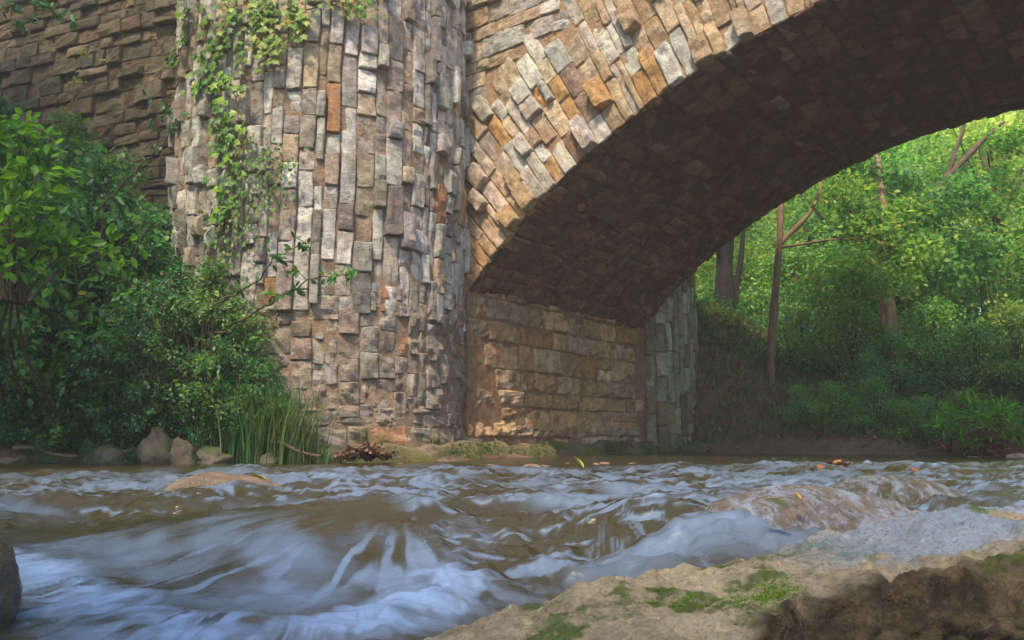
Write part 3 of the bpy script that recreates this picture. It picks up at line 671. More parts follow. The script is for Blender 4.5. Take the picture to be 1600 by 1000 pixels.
def make_shrub(seed, H, W, n, size, table, kind='oval', clumps=26, stems=7, mat=None, csz=.24, name="shrub"):
    r = np.random.default_rng(seed); root = empty(name)
    c = []; sb = Bag()
    for k in range(clumps):
        a = r.uniform(0, 2*math.pi); rr = r.uniform(0, 1)**.6*r.uniform(.85, 1.2); zz = r.uniform(.12, 1.06)
        lim = math.sqrt(max(0, 1-(zz*1.0-.35)**2/.45)) if zz > .35 else .95
        c.append((math.cos(a)*rr*W*.5*lim, math.sin(a)*rr*W*.5*lim, zz*H*(.9+.1*r.uniform(-1, 1))))
    c = np.array(c); cs_ = r.uniform(.6, 1.3, clumps)*csz*H
    for k in range(clumps):
        b = np.array([r.normal()*.04*W, r.normal()*.04*W, -.1]); m_ = c[k]*[.45, .45, .6]+r.normal(size=3)*.06*H
        t = np.linspace(0, 1, 7)[:, None]; pts = (1-t)**2*b+2*t*(1-t)*m_+t**2*c[k]
        tube(sb, pts, np.linspace(.013, .004, 7)*H**.5, 5, (.07, .05, .035))
    lb = Bag(); P, O = scatter_crown(r, n, c, cs_)
    D = O*.6+r.normal(size=(n, 3))*.6+[0, 0, -.15]; U = r.normal(size=(n, 3))*.45+[0, 0, 1]+O*.3
    leaves(lb, P, D, U, size*r.uniform(.6, 1.3, n), greens(n, table, r), kind)
    lb.build("foliage", mat or M_LEAF, root); sb.build("stem", M_BARK, root, True)
    return root
boulder()
GR_L = "bushes crowding the left bank below the wing wall"
protoA = make_shrub(101, 1.0, 1.1, 2600, .060, G_BLUE, clumps=30)
protoB = make_shrub(102, 1.1, 1.2, 3000, .050, G_MID, clumps=34)
protoC = make_shrub(103, 1.0, 1.2, 1500, .085, G_MID, clumps=26)
protoD = make_shrub(104, 1.2, .9, 2600, .055, G_BLUE+[(1, (.10, .20, .05))], kind='long', clumps=30)
G_L1 = [(4, (.10, .25, .07)), (3, (.06, .18, .06)), (2, (.13, .30, .05)), (1, (.12, .26, .12)), (.5, (.22, .30, .10))]
G_L2 = [(4, (.05, .18, .06)), (3, (.035, .13, .05)), (2, (.09, .25, .08)), (1.2, (.15, .28, .17)), (.4, (.16, .13, .06))]
protoE = make_shrub(105, 3.2, 2.5, 6200, .092, G_L1, clumps=120, csz=.085)
protoF = make_shrub(106, 3.0, 2.4, 8200, .070, G_L2, clumps=140, csz=.075)
used = set()
def put(proto, px, py_base_depth, z=None, s=1., rz=0, label=None, cat="shrub", group=None, dz=-.05, base=None):
    p = ond(px, py_base_depth, dz)
    if z is not None: p[2] = z
    if proto.name in used: o = dup(proto, tuple(p), rz, s)
    else: used.add(proto.name); o = proto; o.location = tuple(p); o.rotation_euler = (0, 0, rz); o.scale = (s,)*3 if not hasattr(s, '__len__') else s
    for k in ('label', 'category', 'group'):
        if k in o: del o[k]
    tag(o, label, cat, group); return o
PL = "dense dark green bush covering the left bank below the wing wall"
lst = [(protoA, 40, 9.0, 1.0), (protoC, 110, 9.1, 1.0), (protoB, 200, 9.2, .95), (protoD, 150, 9.0, .75), (protoA, 300, 9.35, .9), (protoB, 350, 9.15, .95), (protoD, 400, 9.1, .75),
       (protoE, -70, 9.9, 1.12), (protoF, 20, 10.2, 1.12), (protoE, 95, 10.3, 1.02), (protoF, 165, 10.1, .88), (protoE, 235, 9.9, .74), (protoF, 300, 9.7, .62), (protoE, 355, 9.5, .52), (protoA, 390, 9.25, 1.0), (protoB, 425, 9.1, .6),
       (protoF, -50, 11.0, 1.25), (protoE, 70, 11.0, 1.12), (protoF, 175, 10.9, .85), (protoC, 250, 10.4, 1.8), (protoC, 90, 9.6, 1.9), (protoB, 20, 9.5, 1.7), (protoA, 190, 9.6, 1.6), (protoD, 330, 9.3, 1.1),
       (protoF, 265, 8.95, .62), (protoE, 320, 8.85, .60), (protoF, 358, 8.85, .46), (protoE, 395, 8.85, .32), (protoD, 430, 8.85, .60), (protoE, 130, 9.5, .98), (protoD, 140, 8.42, .26), (protoA, 208, 8.42, .22), (protoD, 268, 8.40, .24), (protoA, 318, 8.40, .22), (protoD, 60, 8.45, .3),
       (protoD, 240, 9.2, 1.0), (protoC, 245, 9.0, .5), (protoB, 90, 8.95, .5), (protoA, 10, 8.9, .6)]
for k, (pr_, px, dep, s) in enumerate(lst):
    put(pr_, px, dep, s=s, rz=k*1.7, label=PL, group=GR_L)
# bright broad-leaved shrub leaning in at the left edge
br = make_shrub(120, 1.5, 1.5, 1100, .12, G_BRIGHT, 'oval', 24, mat=M_LEAFB, csz=.2, name="bright_shrub")
p = ond(-5, 8.0); br.location = (-4.45, 7.3, 1.55); tag(br, "shrub with broad bright yellow green leaves at the left edge", "shrub")
# its stems reach the bank
sb = Bag()
for dx in (-.12, 0, .15):
    tube(sb, [(0, 0, .1), (-.3+dx, .5, -.5), (-.5+dx*2, 1.3, -1.1), (-.5+dx*3, 1.9, -1.25)], [.012, .016, .02, .022], 6, (.06, .045, .03))
sb.build("stem", M_BARK, br, True)
# overhanging spray in the top left corner
def spray(name, pts, n, size, table, kind, label, cat, mat=None, spread=.18, seed=1, r0=.012, group=None, droop=-.2, sub=6):
    r = np.random.default_rng(seed); pts = np.asarray(pts, float); base = pts[0]; root = empty(name, tuple(base)); q = pts-base
    sb = Bag(); lb = Bag(); t = np.linspace(0, 1, len(q)); tt = np.linspace(0, 1, 24)
    line = np.stack([np.interp(tt, t, q[:, i]) for i in range(3)], -1); line[1:-1] += .012*r.normal(size=(22, 3))
    tube(sb, line, np.linspace(r0, r0*.25, 24), 6, (.08, .05, .035)); segs = [line]
    for k in range(sub):
        i0 = r.integers(4, 22); d = unit(line[min(i0+2, 23)]-line[i0-2]+r.normal(size=3)*.9); L_ = spread*r.uniform(1, 2.2)
        b = line[i0]+np.linspace(0, 1, 8)[:, None]*d*L_+np.array([0, 0, droop])*(np.linspace(0, 1, 8)[:, None]**2)*L_
        tube(sb, b, np.linspace(r0*.4, r0*.15, 8), 5, (.08, .05, .035)); segs.append(b)
    al = np.concatenate(segs); k = r.integers(5, len(al), n); P = al[k]+r.normal(size=(n, 3))*spread*.10
    D = r.normal(size=(n, 3))+[0, 0, droop]; U = r.normal(size=(n, 3))*.5+[0, -.5, .8]
    leaves(lb, P, D, U, size*r.uniform(.6, 1.25, n), greens(n, table, r), kind)
    lb.build("foliage", mat or M_LEAF, root); sb.build("stem", M_BARK, root, True); return tag(root, label, cat, group)
spray("overhanging_branch", [at(-60, -60, 8), at(20, -10, 8), at(70, 10, 8), at(95, 25, 8)], 110, .085, G_BLUE, 'oval', "leafy branch hanging into the top left corner over the wing wall", "branch", seed=3, spread=.22)
spray("bush_sprig", [at(330, 480, 8.6), at(400, 440, 8.2), at(440, 395, 8.0), at(500, 372, 7.9)], 60, .085, G_MID, 'oval', "upper leafy sprig reaching right across the pale buttress", "branch", seed=5, spread=.13)
spray("bush_sprig", [at(340, 520, 8.6), at(430, 470, 8.2), at(490, 435, 8.0), at(560, 428, 7.9)], 75, .085, G_MID, 'oval', "lower leafy sprig reaching right across the pale buttress", "branch", seed=6, spread=.12)
spray("bush_sprig", [at(150, 330, 8.8), at(230, 250, 8.6), at(270, 205, 8.6), at(262, 170, 8.6)], 80, .075, G_BLUE, 'oval', "thin leafy shoot rising in front of the wing wall", "branch", seed=7, spread=.16)
spray("yellow_sprig", [at(100, 200, 8.8), at(118, 130, 8.8), at(130, 90, 8.8), at(135, 72, 8.8)], 40, .05, G_YEL, 'quad', "small yellow sprig standing against the wing wall", "plant", seed=8, spread=.08, r0=.005)
# ivy and creeper on the buttress
def vine(name, lines, n, size, table, label, seed, spread=.10, kind='lobed', mat=None):
    r = np.random.default_rng(seed); root = empty(name, tuple(PC)); sb = Bag(); lb = Bag(); al = []
    for ln in lines:
        ln = np.asarray(ln, float); t = np.linspace(0, 1, len(ln)); tt = np.linspace(0, 1, 30)
        px, py = np.interp(tt, t, ln[:, 0]), np.interp(tt, t, ln[:, 1]); px += r.normal(size=30)*3
        pts = []
        for a, b in zip(px, py):  # lay the stem on the round face
            x = (a-800)/1300; u = (500-b)/1300; d = np.array([x, math.cos(PITCH)-u*math.sin(PITCH), math.sin(PITCH)+u*math.cos(PITCH)])
            o2 = -PC[:2]; A_ = d[:2]@d[:2]; B_ = o2@d[:2]; C_ = o2@o2-(PR+.11)**2; disc = B_*B_-A_*C_
            tt_ = (-B_-math.sqrt(max(disc, 0)))/A_; pts.append(np.array([0, 0, CAMH])+tt_*d)
        pts = np.array(pts)-PC; tube(sb, pts, np.linspace(.010, .005, 30), 5, (.12, .09, .05)); al.append(pts)
    al = np.concatenate(al); k = r.integers(0, len(al), n); q = al[k]
    rad = unit(q*[1, 1, 0]); tan = np.stack([-rad[:, 1], rad[:, 0], rad[:, 2]*0], -1)
    P = q+tan*(r.normal(size=(n, 1))*spread)+UP*(r.normal(size=(n, 1))*spread*.8)+rad*r.uniform(0, .09, (n, 1))
    rd = unit(P*[1, 1, 0]); P = np.where((np.linalg.norm(P[:, :2], axis=1) < PR+.1)[:, None], rd*(PR+.11)+P*[0, 0, 1], P)
    D = UP*-1+tan*r.normal(size=(n, 1))*.8+rad*.35; U = rad+r.normal(size=(n, 3))*.35+UP*.5
    leaves(lb, P, D, U, size*r.uniform(.6, 1.25, n), greens(n, table, r), kind)
    lb.build("foliage", mat or M_LEAF, root); sb.build("stem", M_BARK, root, True); return tag(root, label, "vine")
vine("climbing_vine", [[(285, -20), (290, 60), (272, 110)], [(300, -20), (345, 70), (330, 150), (350, 230)], [(350, 0), (375, 60), (362, 130), (375, 190)], [(340, 150), (370, 260), (345, 330)], [(372, 0), (330, 90), (300, 150)]], 270, .10, G_BRIGHT+[(6, (.08, .20, .05))], "green creeper with lobed leaves hanging down the left side of the round buttress", 31)
vine("climbing_vine", [[(400, -10), (430, 40), (415, 95)], [(395, 0), (405, 60), (425, 90)], [(395, 20), (480, 15), (590, -5)], [(450, -10), (470, 30), (450, 60)], [(500, -10), (540, 5), (560, 12)]], 330, .075, G_YEL, "yellowing creeper spreading along the top of the round buttress", 32, .09)
vine("climbing_vine", [[(330, 330), (350, 400), (340, 470)], [(370, 200), (390, 300), (380, 380)], [(400, 330), (420, 260), (440, 240)]], 420, .07, G_MID+[(1, (.14, .22, .05))], "thin leafy creeper low on the left of the round buttress, above the bushes", 33, .16, 'oval')
# grasses
def grass(name, loc, n, H, spread, label, table, seed, wd=.006, cat="grass", kind=None, group=None):
    r = np.random.default_rng(seed); b = Bag(); m_ = 6
    base = r.normal(size=(n, 3))*[spread, spread*.5, 0]; a = r.uniform(0, 2*math.pi, n); lean = r.uniform(.1, .9, n)
    h = H*r.uniform(.45, 1, n); t = np.linspace(0, 1, m_)
    d = np.stack([np.cos(a), np.sin(a), a*0], -1)
    P = base[:, None]+d[:, None]*(lean*h)[:, None, None]*(t**2.2)[None, :, None]*.8+UP*(h[:, None]*(t-.35*lean[:, None]*t**3))[..., None]
    s = np.stack([-np.sin(a+.6), np.cos(a+.6), a*0], -1)[:, None]*(wd*(1-t**2*.9))[None, :, None]
    V = np.stack([P-s, P+s], 2).reshape(-1, 3); i = np.arange(n)[:, None]*m_*2+np.arange(m_-1)[None]*2; i = i.ravel()
    b.add(V, np.stack([i, i+1, i+3, i+2], -1), np.repeat(greens(n, table, r), m_*2, 0))
    o = b.build(name, M_LEAF); o.location = tuple(loc); return tag(o, label, cat, group, kind)
G_GR = [(3, (.06, .15, .035)), (2, (.10, .20, .06)), (1, (.03, .09, .02)), (.5, (.22, .22, .10))]
grass("grass_tuft", ond(428, 8.55), 230, 1.2, .20, "tall arching grass clump at the foot of the round buttress", G_GR, 51)
grass("grass_tuft", ond(378, 8.5), 110, .95, .14, "shorter grass clump left of the tallest one", G_GR, 52)
grass("grass_tuft", ond(462, 8.8), 160, .75, .12, "thin grass against the buttress, right of the tallest clump", G_GR, 53)
grass("grass_tuft", ond(310, 8.65), 70, .55, .12, "sparse grass blades drooping over the flat pale rock", G_GR, 54)
grass("grass_tuft", ond(505, 8.75), 130, .22, .14, "short green tuft beside the heap of dead leaves", G_GR, 55)

# ground cover: countless low leaves on both banks
def cover(name, x0, x1, y0, y1, n, size, table, seed, label, dmin=.05, dmax=6., hmax=.16, mat=None, kind='oval', test=None):
    r = np.random.default_rng(seed); x = r.uniform(x0, x1, n); y = r.uniform(y0, y1, n); d = sdist(x, y)
    k = (d > dmin) & (d < dmax) & (n2(x, y, 1.6, 3, seed) > -.35)
    if test is not None: k &= test(x, y)
    x, y = x[k], y[k]; n = len(x); z = gz(x, y)+r.uniform(0, 1, n)**2*hmax
    b = Bag(); leaves(b, np.stack([x, y, z], -1), r.normal(size=(n, 3))*[1, 1, .4], r.normal(size=(n, 3))*.4+UP, size*r.uniform(.5, 1.3, n), greens(n, table, r), kind)
    return tag(b.build(name, mat or M_LEAF), label, "undergrowth", None, 'stuff')
offb = lambda x, y: ~(((x-C0[0])*AW[0]+(y-C0[1])*AW[1] > -.1) & ((x-C0[0])*AW[0]+(y-C0[1])*AW[1] < LB+.1))
cover("undergrowth", -9, -2.9, 8.4, 12.5, 34000, .060, G_L1+G_L2, 301, "low leafy undergrowth carpeting the left bank", .06, hmax=.30)
cover("leaf_litter", -9, -2.0, 8.3, 12, 30000, .05, [(3, (.16, .10, .05)), (2, (.10, .065, .04)), (1, (.26, .18, .10)), (1, (.07, .05, .03))], 302, "brown leaf litter along the left water's edge", .0, hmax=.07, mat=M_DEAD, dmax=2)
cover("undergrowth", 2.5, 16, 12, 26, 90000, .075, G_MID+G_BLUE, 303, "low green undergrowth on the bank beyond the arch", .35, 14, .40, test=lambda x, y: ~((x < 5.3) & (y < 17.0) & (x-3.0 < (17.5-y)*1.0)))
cover("leaf_litter", 2.5, 14, 12, 20, 22000, .06, [(3, (.22, .13, .07)), (2, (.14, .085, .05)), (1, (.34, .22, .12)), (1.5, (.10, .20, .05))], 304, "brown leaf litter on the shaded bank beyond the arch", .0, hmax=.06, mat=M_DEAD, dmax=5)
b = Bag(); r = np.random.default_rng(311); n = 5200; u = r.uniform(0, len(path)-1.01, n); i0 = u.astype(int); f_ = (u-i0)[:, None]
P = path[i0]*(1-f_)+path[i0+1]*f_+NRM[i0]*r.uniform(-.05, .20, (n, 1)); k = n2(P[:, 0], P[:, 1], 2.2, 3, 8)+.3*r.normal(size=n) > .05; P = P[k]; n = len(P); P[:, 2] = .04+.15*r.uniform(0, 1, n)
leaves(b, P, r.normal(size=(n, 3))+[0, -.3, .4], r.normal(size=(n, 3))*.4+UP, .035*r.uniform(.5, 1.4, n), greens(n, [(3, (.07, .13, .02)), (2, (.12, .17, .03)), (1, (.16, .12, .05))], r), 'quad')
tag(b.build("moss", M_LEAF), "green moss and tiny weeds fringing the ledge at the foot of the bridge", "moss", None, 'stuff')
# dry grass on the far slope
def slopegrass():
    r = np.random.default_rng(77); n = 22000; x = r.uniform(3, 12, n); y = r.uniform(12.3, 19, n); d = sdist(x, y); k = (d > .25) & (d < 3.5); x, y = x[k], y[k]; n = len(x)
    b = Bag(); P = np.stack([x, y, gz(x, y)-.01], -1); D = r.normal(size=(n, 3))*[.6, .6, .1]+[0, -.2, .75]
    leaves(b, P, D, r.normal(size=(n, 3))+[0, -1, .2], r.uniform(.07, .24, n), greens(n, [(3, (.14, .11, .05)), (3, (.14, .22, .07)), (2, (.24, .16, .08)), (2, (.10, .24, .06))], r), 'long')
    tag(b.build("dry_grass", M_LEAF), "dry brown and olive grass hanging over the far bank", "grass", None, 'stuff')
slopegrass()

# ------------------------------------------------------------------ trees beyond the arch
def make_tree(seed, H, crown_r, n, size, table, trunk_r=.14, kind='quad', clumps=70, crown_lo=.25, bark=(.09, .065, .05), fork=None, mat=None, name="tree"):
    r = np.random.default_rng(seed); root = empty(name); tb = Bag(); lb = Bag()
    t = np.linspace(0, 1, 14); bend = r.normal(size=2)*.06*H
    tr = np.stack([bend[0]*t**1.5+.03*np.sin(t*9+seed), bend[1]*t**1.5+.03*np.cos(t*7+seed), H*.92*t-.3], -1)
    tube(tb, tr, trunk_r*(1-.8*t)*(1+.6*np.exp(-t*22)), 10, bark, .12)
    c = []
    for k in range(clumps):
        zz = r.uniform(crown_lo, 1.0); a = r.uniform(0, 2*math.pi); prof_ = math.sin(math.pi*min(1, (zz-crown_lo)/(1-crown_lo)*.85+.12))**.6
        rr = crown_r*prof_*r.uniform(.25, 1)
        ct = np.array([np.interp(zz, t, tr[:, 0])+math.cos(a)*rr, np.interp(zz, t, tr[:, 1])+math.sin(a)*rr, zz*H]); c.append(ct)
        if k % 3 == 0:
            zb = max(.12, zz-.18); b0 = np.array([np.interp(zb, t, tr[:, 0]), np.interp(zb, t, tr[:, 1]), zb*H*.92-.3]); s = np.linspace(0, 1, 6)[:, None]
            tube(tb, b0+(ct-b0)*s+UP*(.10*np.sin(s*3.1))*H*.15, np.linspace(trunk_r*.32, .008, 6), 5, bark)
    c = np.array(c); P, O = scatter_crown(r, n, c, r.uniform(.5, 1.25, clumps)*crown_r*.30)
    D = r.normal(size=(n, 3))*[1, 1, .6]+O*.5+[0, 0, -.25]; U = r.normal(size=(n, 3))*.55+UP
    leaves(lb, P, D, U, size*r.uniform(.6, 1.3, n), greens(n, table, r), kind)
    lb.build("crown", mat or M_LEAFB, root); tb.build("trunk", M_BARK, root, True); return root
T_A = [(4, (.20, .36, .06)), (3, (.12, .27, .045)), (2, (.32, .46, .10)), (.4, (.45, .40, .12))]
T_B = [(3, (.36, .50, .12)), (3, (.46, .58, .20)), (1, (.22, .38, .07)), (.6, (.58, .62, .30))]
T_D = [(3, (.12, .30, .08)), (2, (.16, .34, .12)), (1, (.24, .42, .09))]
treeA = make_tree(201, 7.5, 2.6, 11000, .13, T_A, clumps=80)
treeB = make_tree(202, 9.5, 3.2, 13000, .15, T_B, clumps=90, crown_lo=.12)
treeC = make_tree(203, 6.0, 2.4, 10000, .12, T_D, clumps=70, crown_lo=.12)
bushA = make_shrub(204, 1.9, 2.2, 4200, .085, T_A[:2]+[(2, (.14, .34, .14)), (2, (.34, .50, .10))], 'quad', 40, name="shrub")
bushB = make_shrub(205, 1.6, 2.2, 4200, .08, T_D+[(2, (.14, .30, .16))], 'quad', 40, name="shrub")
GT = "trees of the wood beyond the arch"
def putw(proto, x, y, s=1., rz=0., label=None, cat="tree", group=None, dz=-.1):
    z = float(gz(x, y))+dz
    if proto.name in used: o = dup(proto, (x, y, z), rz, s)
    else: used.add(proto.name); o = proto; o.location = (x, y, z); o.rotation_euler = (0, 0, rz); o.scale = (s,)*3
    for k in ('label', 'category', 'group'):
        if k in o: del o[k]
    return tag(o, label, cat, group)
LT = "leafy green tree, one of the wood beyond the arch"
for k, (pr_, px, dep, s) in enumerate([(treeB, 1110, 27, .9), (treeB, 1180, 30, 1.0), (treeA, 1290, 24, .95), (treeC, 1350, 20, .95), (treeC, 1450, 18.5, .9), (treeB, 1520, 24, 1.05), (treeA, 1400, 26, 1.2),
                                 (treeB, 1600, 19, .95), (treeB, 1680, 23, 1.1), (treeA, 1240, 33, 1.25), (treeB, 1340, 36, 1.3), (treeB, 1460, 34, 1.35), (treeB, 1600, 32, 1.4), (treeA, 1060, 36, 1.4), (treeC, 1000, 26, 1.2), (treeA, 1720, 16, .9), (treeB, 1800, 28, 1.3), (treeA, 900, 34, 1.4), (treeC, 1150, 23, .85)]):
    p = at(px, 684, depth=dep); putw(pr_, p[0], p[1], s, k*2.1, LT, group=GT)
LS = "rounded green bush on the bank beyond the arch"; GS = "bushes on the bank beyond the arch"
for k, (pr_, px, dep, s) in enumerate([(bushB, 1260, 16.5, .8), (bushA, 1340, 16.0, .8), (bushB, 1400, 15.0, .7), (bushA, 1470, 15.2, .8), (bushB, 1530, 14.6, .75), (bushA, 1600, 14.5, .8), (bushA, 1180, 20, 1.1), (bushB, 1130, 21, 1.1),
                                 (bushA, 1250, 19, 1.2), (bushB, 1320, 18.5, 1.2), (bushA, 1420, 17.5, 1.2), (bushB, 1560, 17, 1.3), (bushA, 1680, 16, 1.2), (bushB, 1450, 13.3, .42), (bushA, 1375, 13.7, .45), (bushB, 1250, 14.6, .40), (bushA, 1300, 14.2, .42), (bushA, 1505, 13.0, .40), (bushB, 1340, 13.8, .34), (bushA, 1420, 13.3, .30), (bushA, 1660, 13.8, .6)]):
    p = at(px, 684, depth=dep); putw(pr_, p[0], p[1], s*1.05, k*1.3, LS, "shrub", GS)
# the wood behind everything: hillside foliage nobody could count
def farwood():
    r = np.random.default_rng(88); n = 60000; a = r.uniform(-.35, 1.1, n); d = r.uniform(42, 56, n); x = a*d; z = r.uniform(0, 1, n)**.8*30
    k = n2(x, z, .22, 3, 5)+.25*r.normal(size=n) > -.75; x, z, d = x[k], z[k], d[k]; n = len(x)
    P = np.stack([x, d, z], -1); b = Bag(); leaves(b, P, r.normal(size=(n, 3)), r.normal(size=(n, 3))*.6+UP, .50*r.uniform(.5, 1.4, n), greens(n, T_B+T_A, r), 'quad')
    tag(b.build("woodland", M_LEAFB), "distant light green woodland closing the view beyond the arch", "woodland", None, 'stuff')
farwood()
def bare_tree(name, lines, label, bark, crown=None, seed=0):
    base = np.array(lines[0][0][0]); root = empty(name, tuple(base)); tb = Bag()
    for pts, rad in lines:
        pts = np.array(pts)-base; t = np.linspace(0, 1, len(pts)); tt = np.linspace(0, 1, 26)
        q = np.stack([np.interp(tt, t, pts[:, i]) for i in range(3)], -1)
        ker = np.array([1, 2, 3, 2, 1.])/9; qs = q.copy()
        for i in range(3): qs[2:-2, i] = np.convolve(q[:, i], ker, 'valid')
        qs += .02*np.stack([np.sin(tt*11+seed), np.cos(tt*13+seed), 0*tt], -1)
        tube(tb, qs, np.interp(tt, t, rad)*(1+.10*noise(qs, 3, seed)), 10, bark, .12)
    tb.build("trunk", M_BARK, root, True)
    if crown:
        pts, n, sz, tab, rad = crown; r = np.random.default_rng(seed); lb = Bag(); c = np.array(pts)-base
        P, O = scatter_crown(r, n, c, np.full(len(c), rad)); leaves(lb, P, r.normal(size=(n, 3))+O*.4+[0, 0, -.3], r.normal(size=(n, 3))*.5+UP, sz*r.uniform(.6, 1.3, n), greens(n, tab, r), 'quad')
        lb.build("crown", M_LEAFB, root)
    return tag(root, label, "tree")
D1 = 15.6
g0 = at(1208, 640, D1)
bare_tree("forked_tree", [([g0-UP*.4, at(1206, 600, D1), at(1208, 480, D1), at(1216, 380, D1), at(1222, 320, D1), at(1228, 240, D1), at(1240, 120, D1)], [.15, .08, .072, .06, .052, .04, .025]),
                          ([at(1216, 385, D1), at(1250, 350, D1), at(1280, 310, D1), at(1300, 240, D1)], [.05, .045, .03, .02]), ([at(1216, 388, D1), at(1290, 375, D1-.3), at(1350, 372, D1-.5)], [.03, .02, .01])],
          "slender reddish brown tree forking near the arch, standing on the far bank", (.22, .14, .095),
          ([at(1225, 180, D1), at(1290, 240, D1+.4), at(1320, 300, D1-.3), at(1360, 360, D1-.5), at(1260, 120, D1), at(1400, 330, D1), at(1430, 400, D1-.5), at(1330, 420, D1-.5), at(1390, 440, D1-.6), at(1290, 440, D1)], 5200, .11, T_A, .62), 3)
D2 = 18.5
bare_tree("dark_tree", [([at(1128, 560, D2)-UP*.3, at(1130, 480, D2), at(1134, 400, D2), at(1140, 200, D2)], [.27, .22, .20, .15])], "thick dark trunked tree beside the far buttress", (.013, .010, .008),
          ([at(1100, 330, D2), at(1150, 250, D2+1), at(1200, 300, D2+1), at(1150, 400, D2+1.5), at(1090, 420, D2+1.5)], 2500, .12, T_A, .8), 4)
bare_tree("dark_tree", [([at(1143, 570, D2)-UP*.3, at(1147, 480, D2), at(1160, 400, D2), at(1164, 200, D2)], [.08, .065, .06, .04])], "thin dark sapling just right of the thick dark trunk", (.013, .010, .009), None, 5)
D3 = 15.9
bare_tree("pale_tree", [([at(1398, 600, D3)-UP*.5, at(1396, 560, D3), at(1388, 500, D3), at(1385, 430, D3), at(1375, 300, D3+.2), at(1350, 150, D3+.5), at(1300, -60, D3+1)], [.20, .17, .16, .14, .11, .08, .04])], "pale pinkish trunk half hidden by leaves in the middle of the wood", (.34, .22, .16), ([at(1330, 250, D3), at(1400, 280, D3+.3), at(1450, 330, D3), at(1350, 350, D3-.3), at(1430, 390, D3-.2), at(1500, 300, D3), at(1520, 380, D3), at(1480, 430, D3), at(1300, 180, D3)], 5200, .12, T_D, .62), 6)
D4 = 17.0
bare_tree("leaning_tree", [([at(1340, 640, D4+1)-UP*.3, at(1380, 480, D4+1), at(1440, 330, D4), at(1478, 275, D4), at(1530, 225, D4), at(1570, 190, D4)], [.10, .09, .085, .075, .055, .03]), ([at(1478, 275, D4), at(1500, 220, D4), at(1510, 170, D4)], [.06, .04, .02])],
          "leaning branch of a tree crossing the gap at the upper right under the arch", (.11, .07, .05), None, 7)
shade = make_tree(206, 13, 4.2, 9500, .22, T_A, trunk_r=.25, clumps=110, crown_lo=.38, name="tree")
for k, (x, y, s_, lb) in enumerate(((-9.3, 5.0, 1.0, "tall shade tree on the left bank outside the picture, nearest the camera"), (-9.4, 7.4, 1.0, "tall shade tree on the left bank outside the picture, nearest the wing wall"))):
    putw(shade, x, y, s_, k*2.2, lb)
bank = make_tree(207, 8.5, 4.0, 9000, .20, T_A, trunk_r=.2, clumps=80, crown_lo=.5, name="tree")  # added out of view so the foreground water lies in shade
putw(bank, -4.3, -3.4, 1, 0, "unseen spreading tree added behind the camera to shade the foreground")
# bright fern bush with rusty root ball at the right edge
fb = make_shrub(140, .9, 1.3, 1500, .16, G_BRIGHT, 'long', 24, mat=M_LEAFB, name="fern_bush"); p = at(1548, 700, depth=12.6); fb.location = (p[0], p[1], float(gz(p[0], p[1]))); tag(fb, "bright green ferny bush at the water's edge on the far right", "shrub")
r = np.random.default_rng(9); b = Bag()
P = r.normal(size=(900, 3))*[.26, .16, .15]; leaves(b, P, r.normal(size=(900, 3))+[0, 0, -.6], r.normal(size=(900, 3)), .13, greens(900, [(2, (.16, .075, .035)), (1, (.09, .05, .03)), (1, (.22, .12, .06))], r), 'long')
o = b.build("root_ball", M_DEAD); p = at(1540, 695, depth=12.3); o.location = (p[0], p[1], .22); tag(o, "rusty brown clump of dead roots under the bright ferny bush", "roots")
def log(name, a, b_, r0, label, col, cat="driftwood"):
    bag = Bag(); a, b_ = np.array(a), np.array(b_); t = np.linspace(0, 1, 14)[:, None]; tube(bag, (b_-a)*t+.02*np.concatenate([np.sin(t*9), np.cos(t*8), np.sin(t*6)], 1), np.linspace(r0, r0*.65, 14), 9, col, .2)
    o = bag.build(name, M_BARK, None, True); o.location = tuple(a); return tag(o, label, cat)
log("driftwood", at(1505, 720, 11.6), at(1568, 722, 11.4), .05, "pale weathered stick at the water's edge below the ferny bush", (.36, .28, .20))
log("driftwood", at(1575, 720, 11.2), at(1640, 718, 11.0), .08, "thick pale log cut by the right edge of the picture", (.34, .26, .20))
log("driftwood", at(20, 700, 8.6), at(120, 712, 8.45), .025, "thin brown stick along the water's edge on the far left", (.12, .08, .055))
log("driftwood", at(190, 708, 8.5), at(262, 700, 8.7), .03, "bent brown root at the water's edge below the mossy rock", (.14, .09, .06))
log("driftwood", at(418, 690, 8.5), at(500, 712, 8.4), .022, "dark stick lying at the foot of the grass clump", (.09, .06, .045))
# heap of dead leaves at the buttress foot
b = Bag(); r = np.random.default_rng(10); n = 420; P = np.clip(r.normal(size=(n, 3)), -1.8, 1.8)*[.14, .09, .035]; P[:, 2] = np.abs(P[:, 2])+.10*np.exp(-P[:, 0]**2/.03)*r.uniform(0, 1, n)
leaves(b, P, r.normal(size=(n, 3))*[1, 1, .3], r.normal(size=(n, 3))*.5+UP, .075, greens(n, [(3, (.16, .085, .065)), (1, (.24, .15, .11)), (1, (.09, .05, .04))], r), 'oval')
o = b.build("leaf_heap", M_DEAD); p = at(572, 712, depth=8.62); o.location = (p[0], p[1], .05); tag(o, "heap of reddish brown dead leaves washed against the round buttress", "leaf heap")
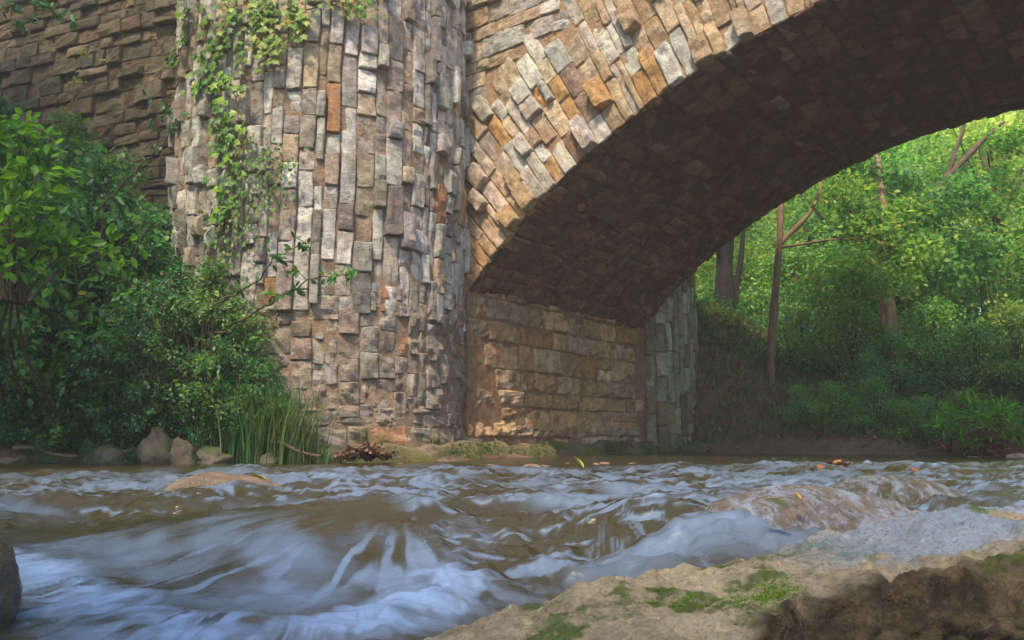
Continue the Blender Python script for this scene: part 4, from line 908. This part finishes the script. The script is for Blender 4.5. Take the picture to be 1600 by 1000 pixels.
# single fallen leaves
def leaf_thing(px, py, z, size, colr, label, group=None, rz=0., depth=None, tilt=.3):
    p = at(px, py, z=z) if depth is None else at(px, py, depth=depth); T, Fs = leafshape('oval'); V = (T-[0, .5, 0])*size*[1, 1, 1.6]
    V2 = V-[0, 0, .002]; F = np.concatenate([Fs[0], (Fs[0]+7)[:, ::-1]])
    o = mesh_np("fallen_leaf", np.concatenate([V, V2]), F, M_DEAD, col=np.tile(colr, (14, 1))); o.location = (p[0], p[1], p[2]+.006); o.rotation_euler = (tilt, .2, rz)
    return tag(o, label, "leaf", group)
leaf_thing(403, 747, .112, .075, (.40, .36, .03), "yellow leaf lying on the low tan rock at the left", rz=1.4)
leaf_thing(905, 722, .06, .14, (.50, .52, .04), "bright yellow leaf on the pebbles below the abutment", rz=1.2, tilt=.9)
leaf_thing(1215, 787, None, .08, (.50, .55, .30), "pale green leaf on the wet rock in midstream", rz=1.7, depth=2.40, tilt=.5)
leaf_thing(1247, 777, None, .032, (.40, .26, .03), "small orange yellow leaf behind the wet midstream rock", rz=.5, depth=2.5, tilt=.8)
leaf_thing(1378, 833, None, .035, (.45, .62, .58), "tiny pale leaf lying on the back of the big boulder", rz=1.2, depth=1.80)
for k, (px, py, s) in enumerate(((1283, 733, .12), (1300, 728, .15), (1315, 730, .16), (1325, 727, .13), (1308, 724, .12))):
    leaf_thing(px, py, .03, s, (.30, .10, .03), "orange dead leaf in the little raft stranded below the far bank", "orange leaves stranded below the far bank", rz=k*1.3, tilt=.7)
leaf_thing(1432, 740, .03, .13, (.30, .09, .03), "single orange leaf on the shallow water right of the raft of leaves", rz=.4, tilt=.8)
# pale scraps: a torn cup by the far buttress, a white blossom head in the bushes
bag = Bag(); a = np.linspace(0, 2*math.pi, 12, endpoint=False)
rings = [(0, .02), (.035, .0), (.04, .03), (.055, .15), (.05, .15), (.036, .03)]
Vc = np.array([[(rr*math.cos(t), rr*math.sin(t), zz+.02*(zz > .1)*math.sin(3*t)) for t in a] for rr, zz in rings]); i = np.arange(5)[:, None]*12+np.arange(12)[None]; j = np.arange(5)[:, None]*12+(np.arange(12)[None]+1) % 12
bag.add(Vc, np.stack([i, j, j+12, i+12], -1).reshape(-1, 4), (.75, .74, .70))
o = bag.build("paper_cup", M_DEAD, None, True); o.location = tuple(at(1074, 594, depth=16.0)); o.rotation_euler = (.3, .4, 0); tag(o, "small crumpled white cup on the dark bank right of the far buttress", "litter")
b = Bag(); r = np.random.default_rng(12); n = 60; P = np.clip(r.normal(size=(n, 3)), -1.4, 1.4)*[.02, .02, .04]; leaves(b, P, r.normal(size=(n, 3)), r.normal(size=(n, 3))+[0, -1, 0], .045, np.tile([.42, .42, .38], (n, 1))*r.uniform(.7, 1.1, (n, 1)), 'oval')
o = b.build("blossom", M_DEAD); o.location = tuple(at(178, 337, depth=9.6)); tag(o, "whitish blossom head among the bushes below the wing wall", "flower")
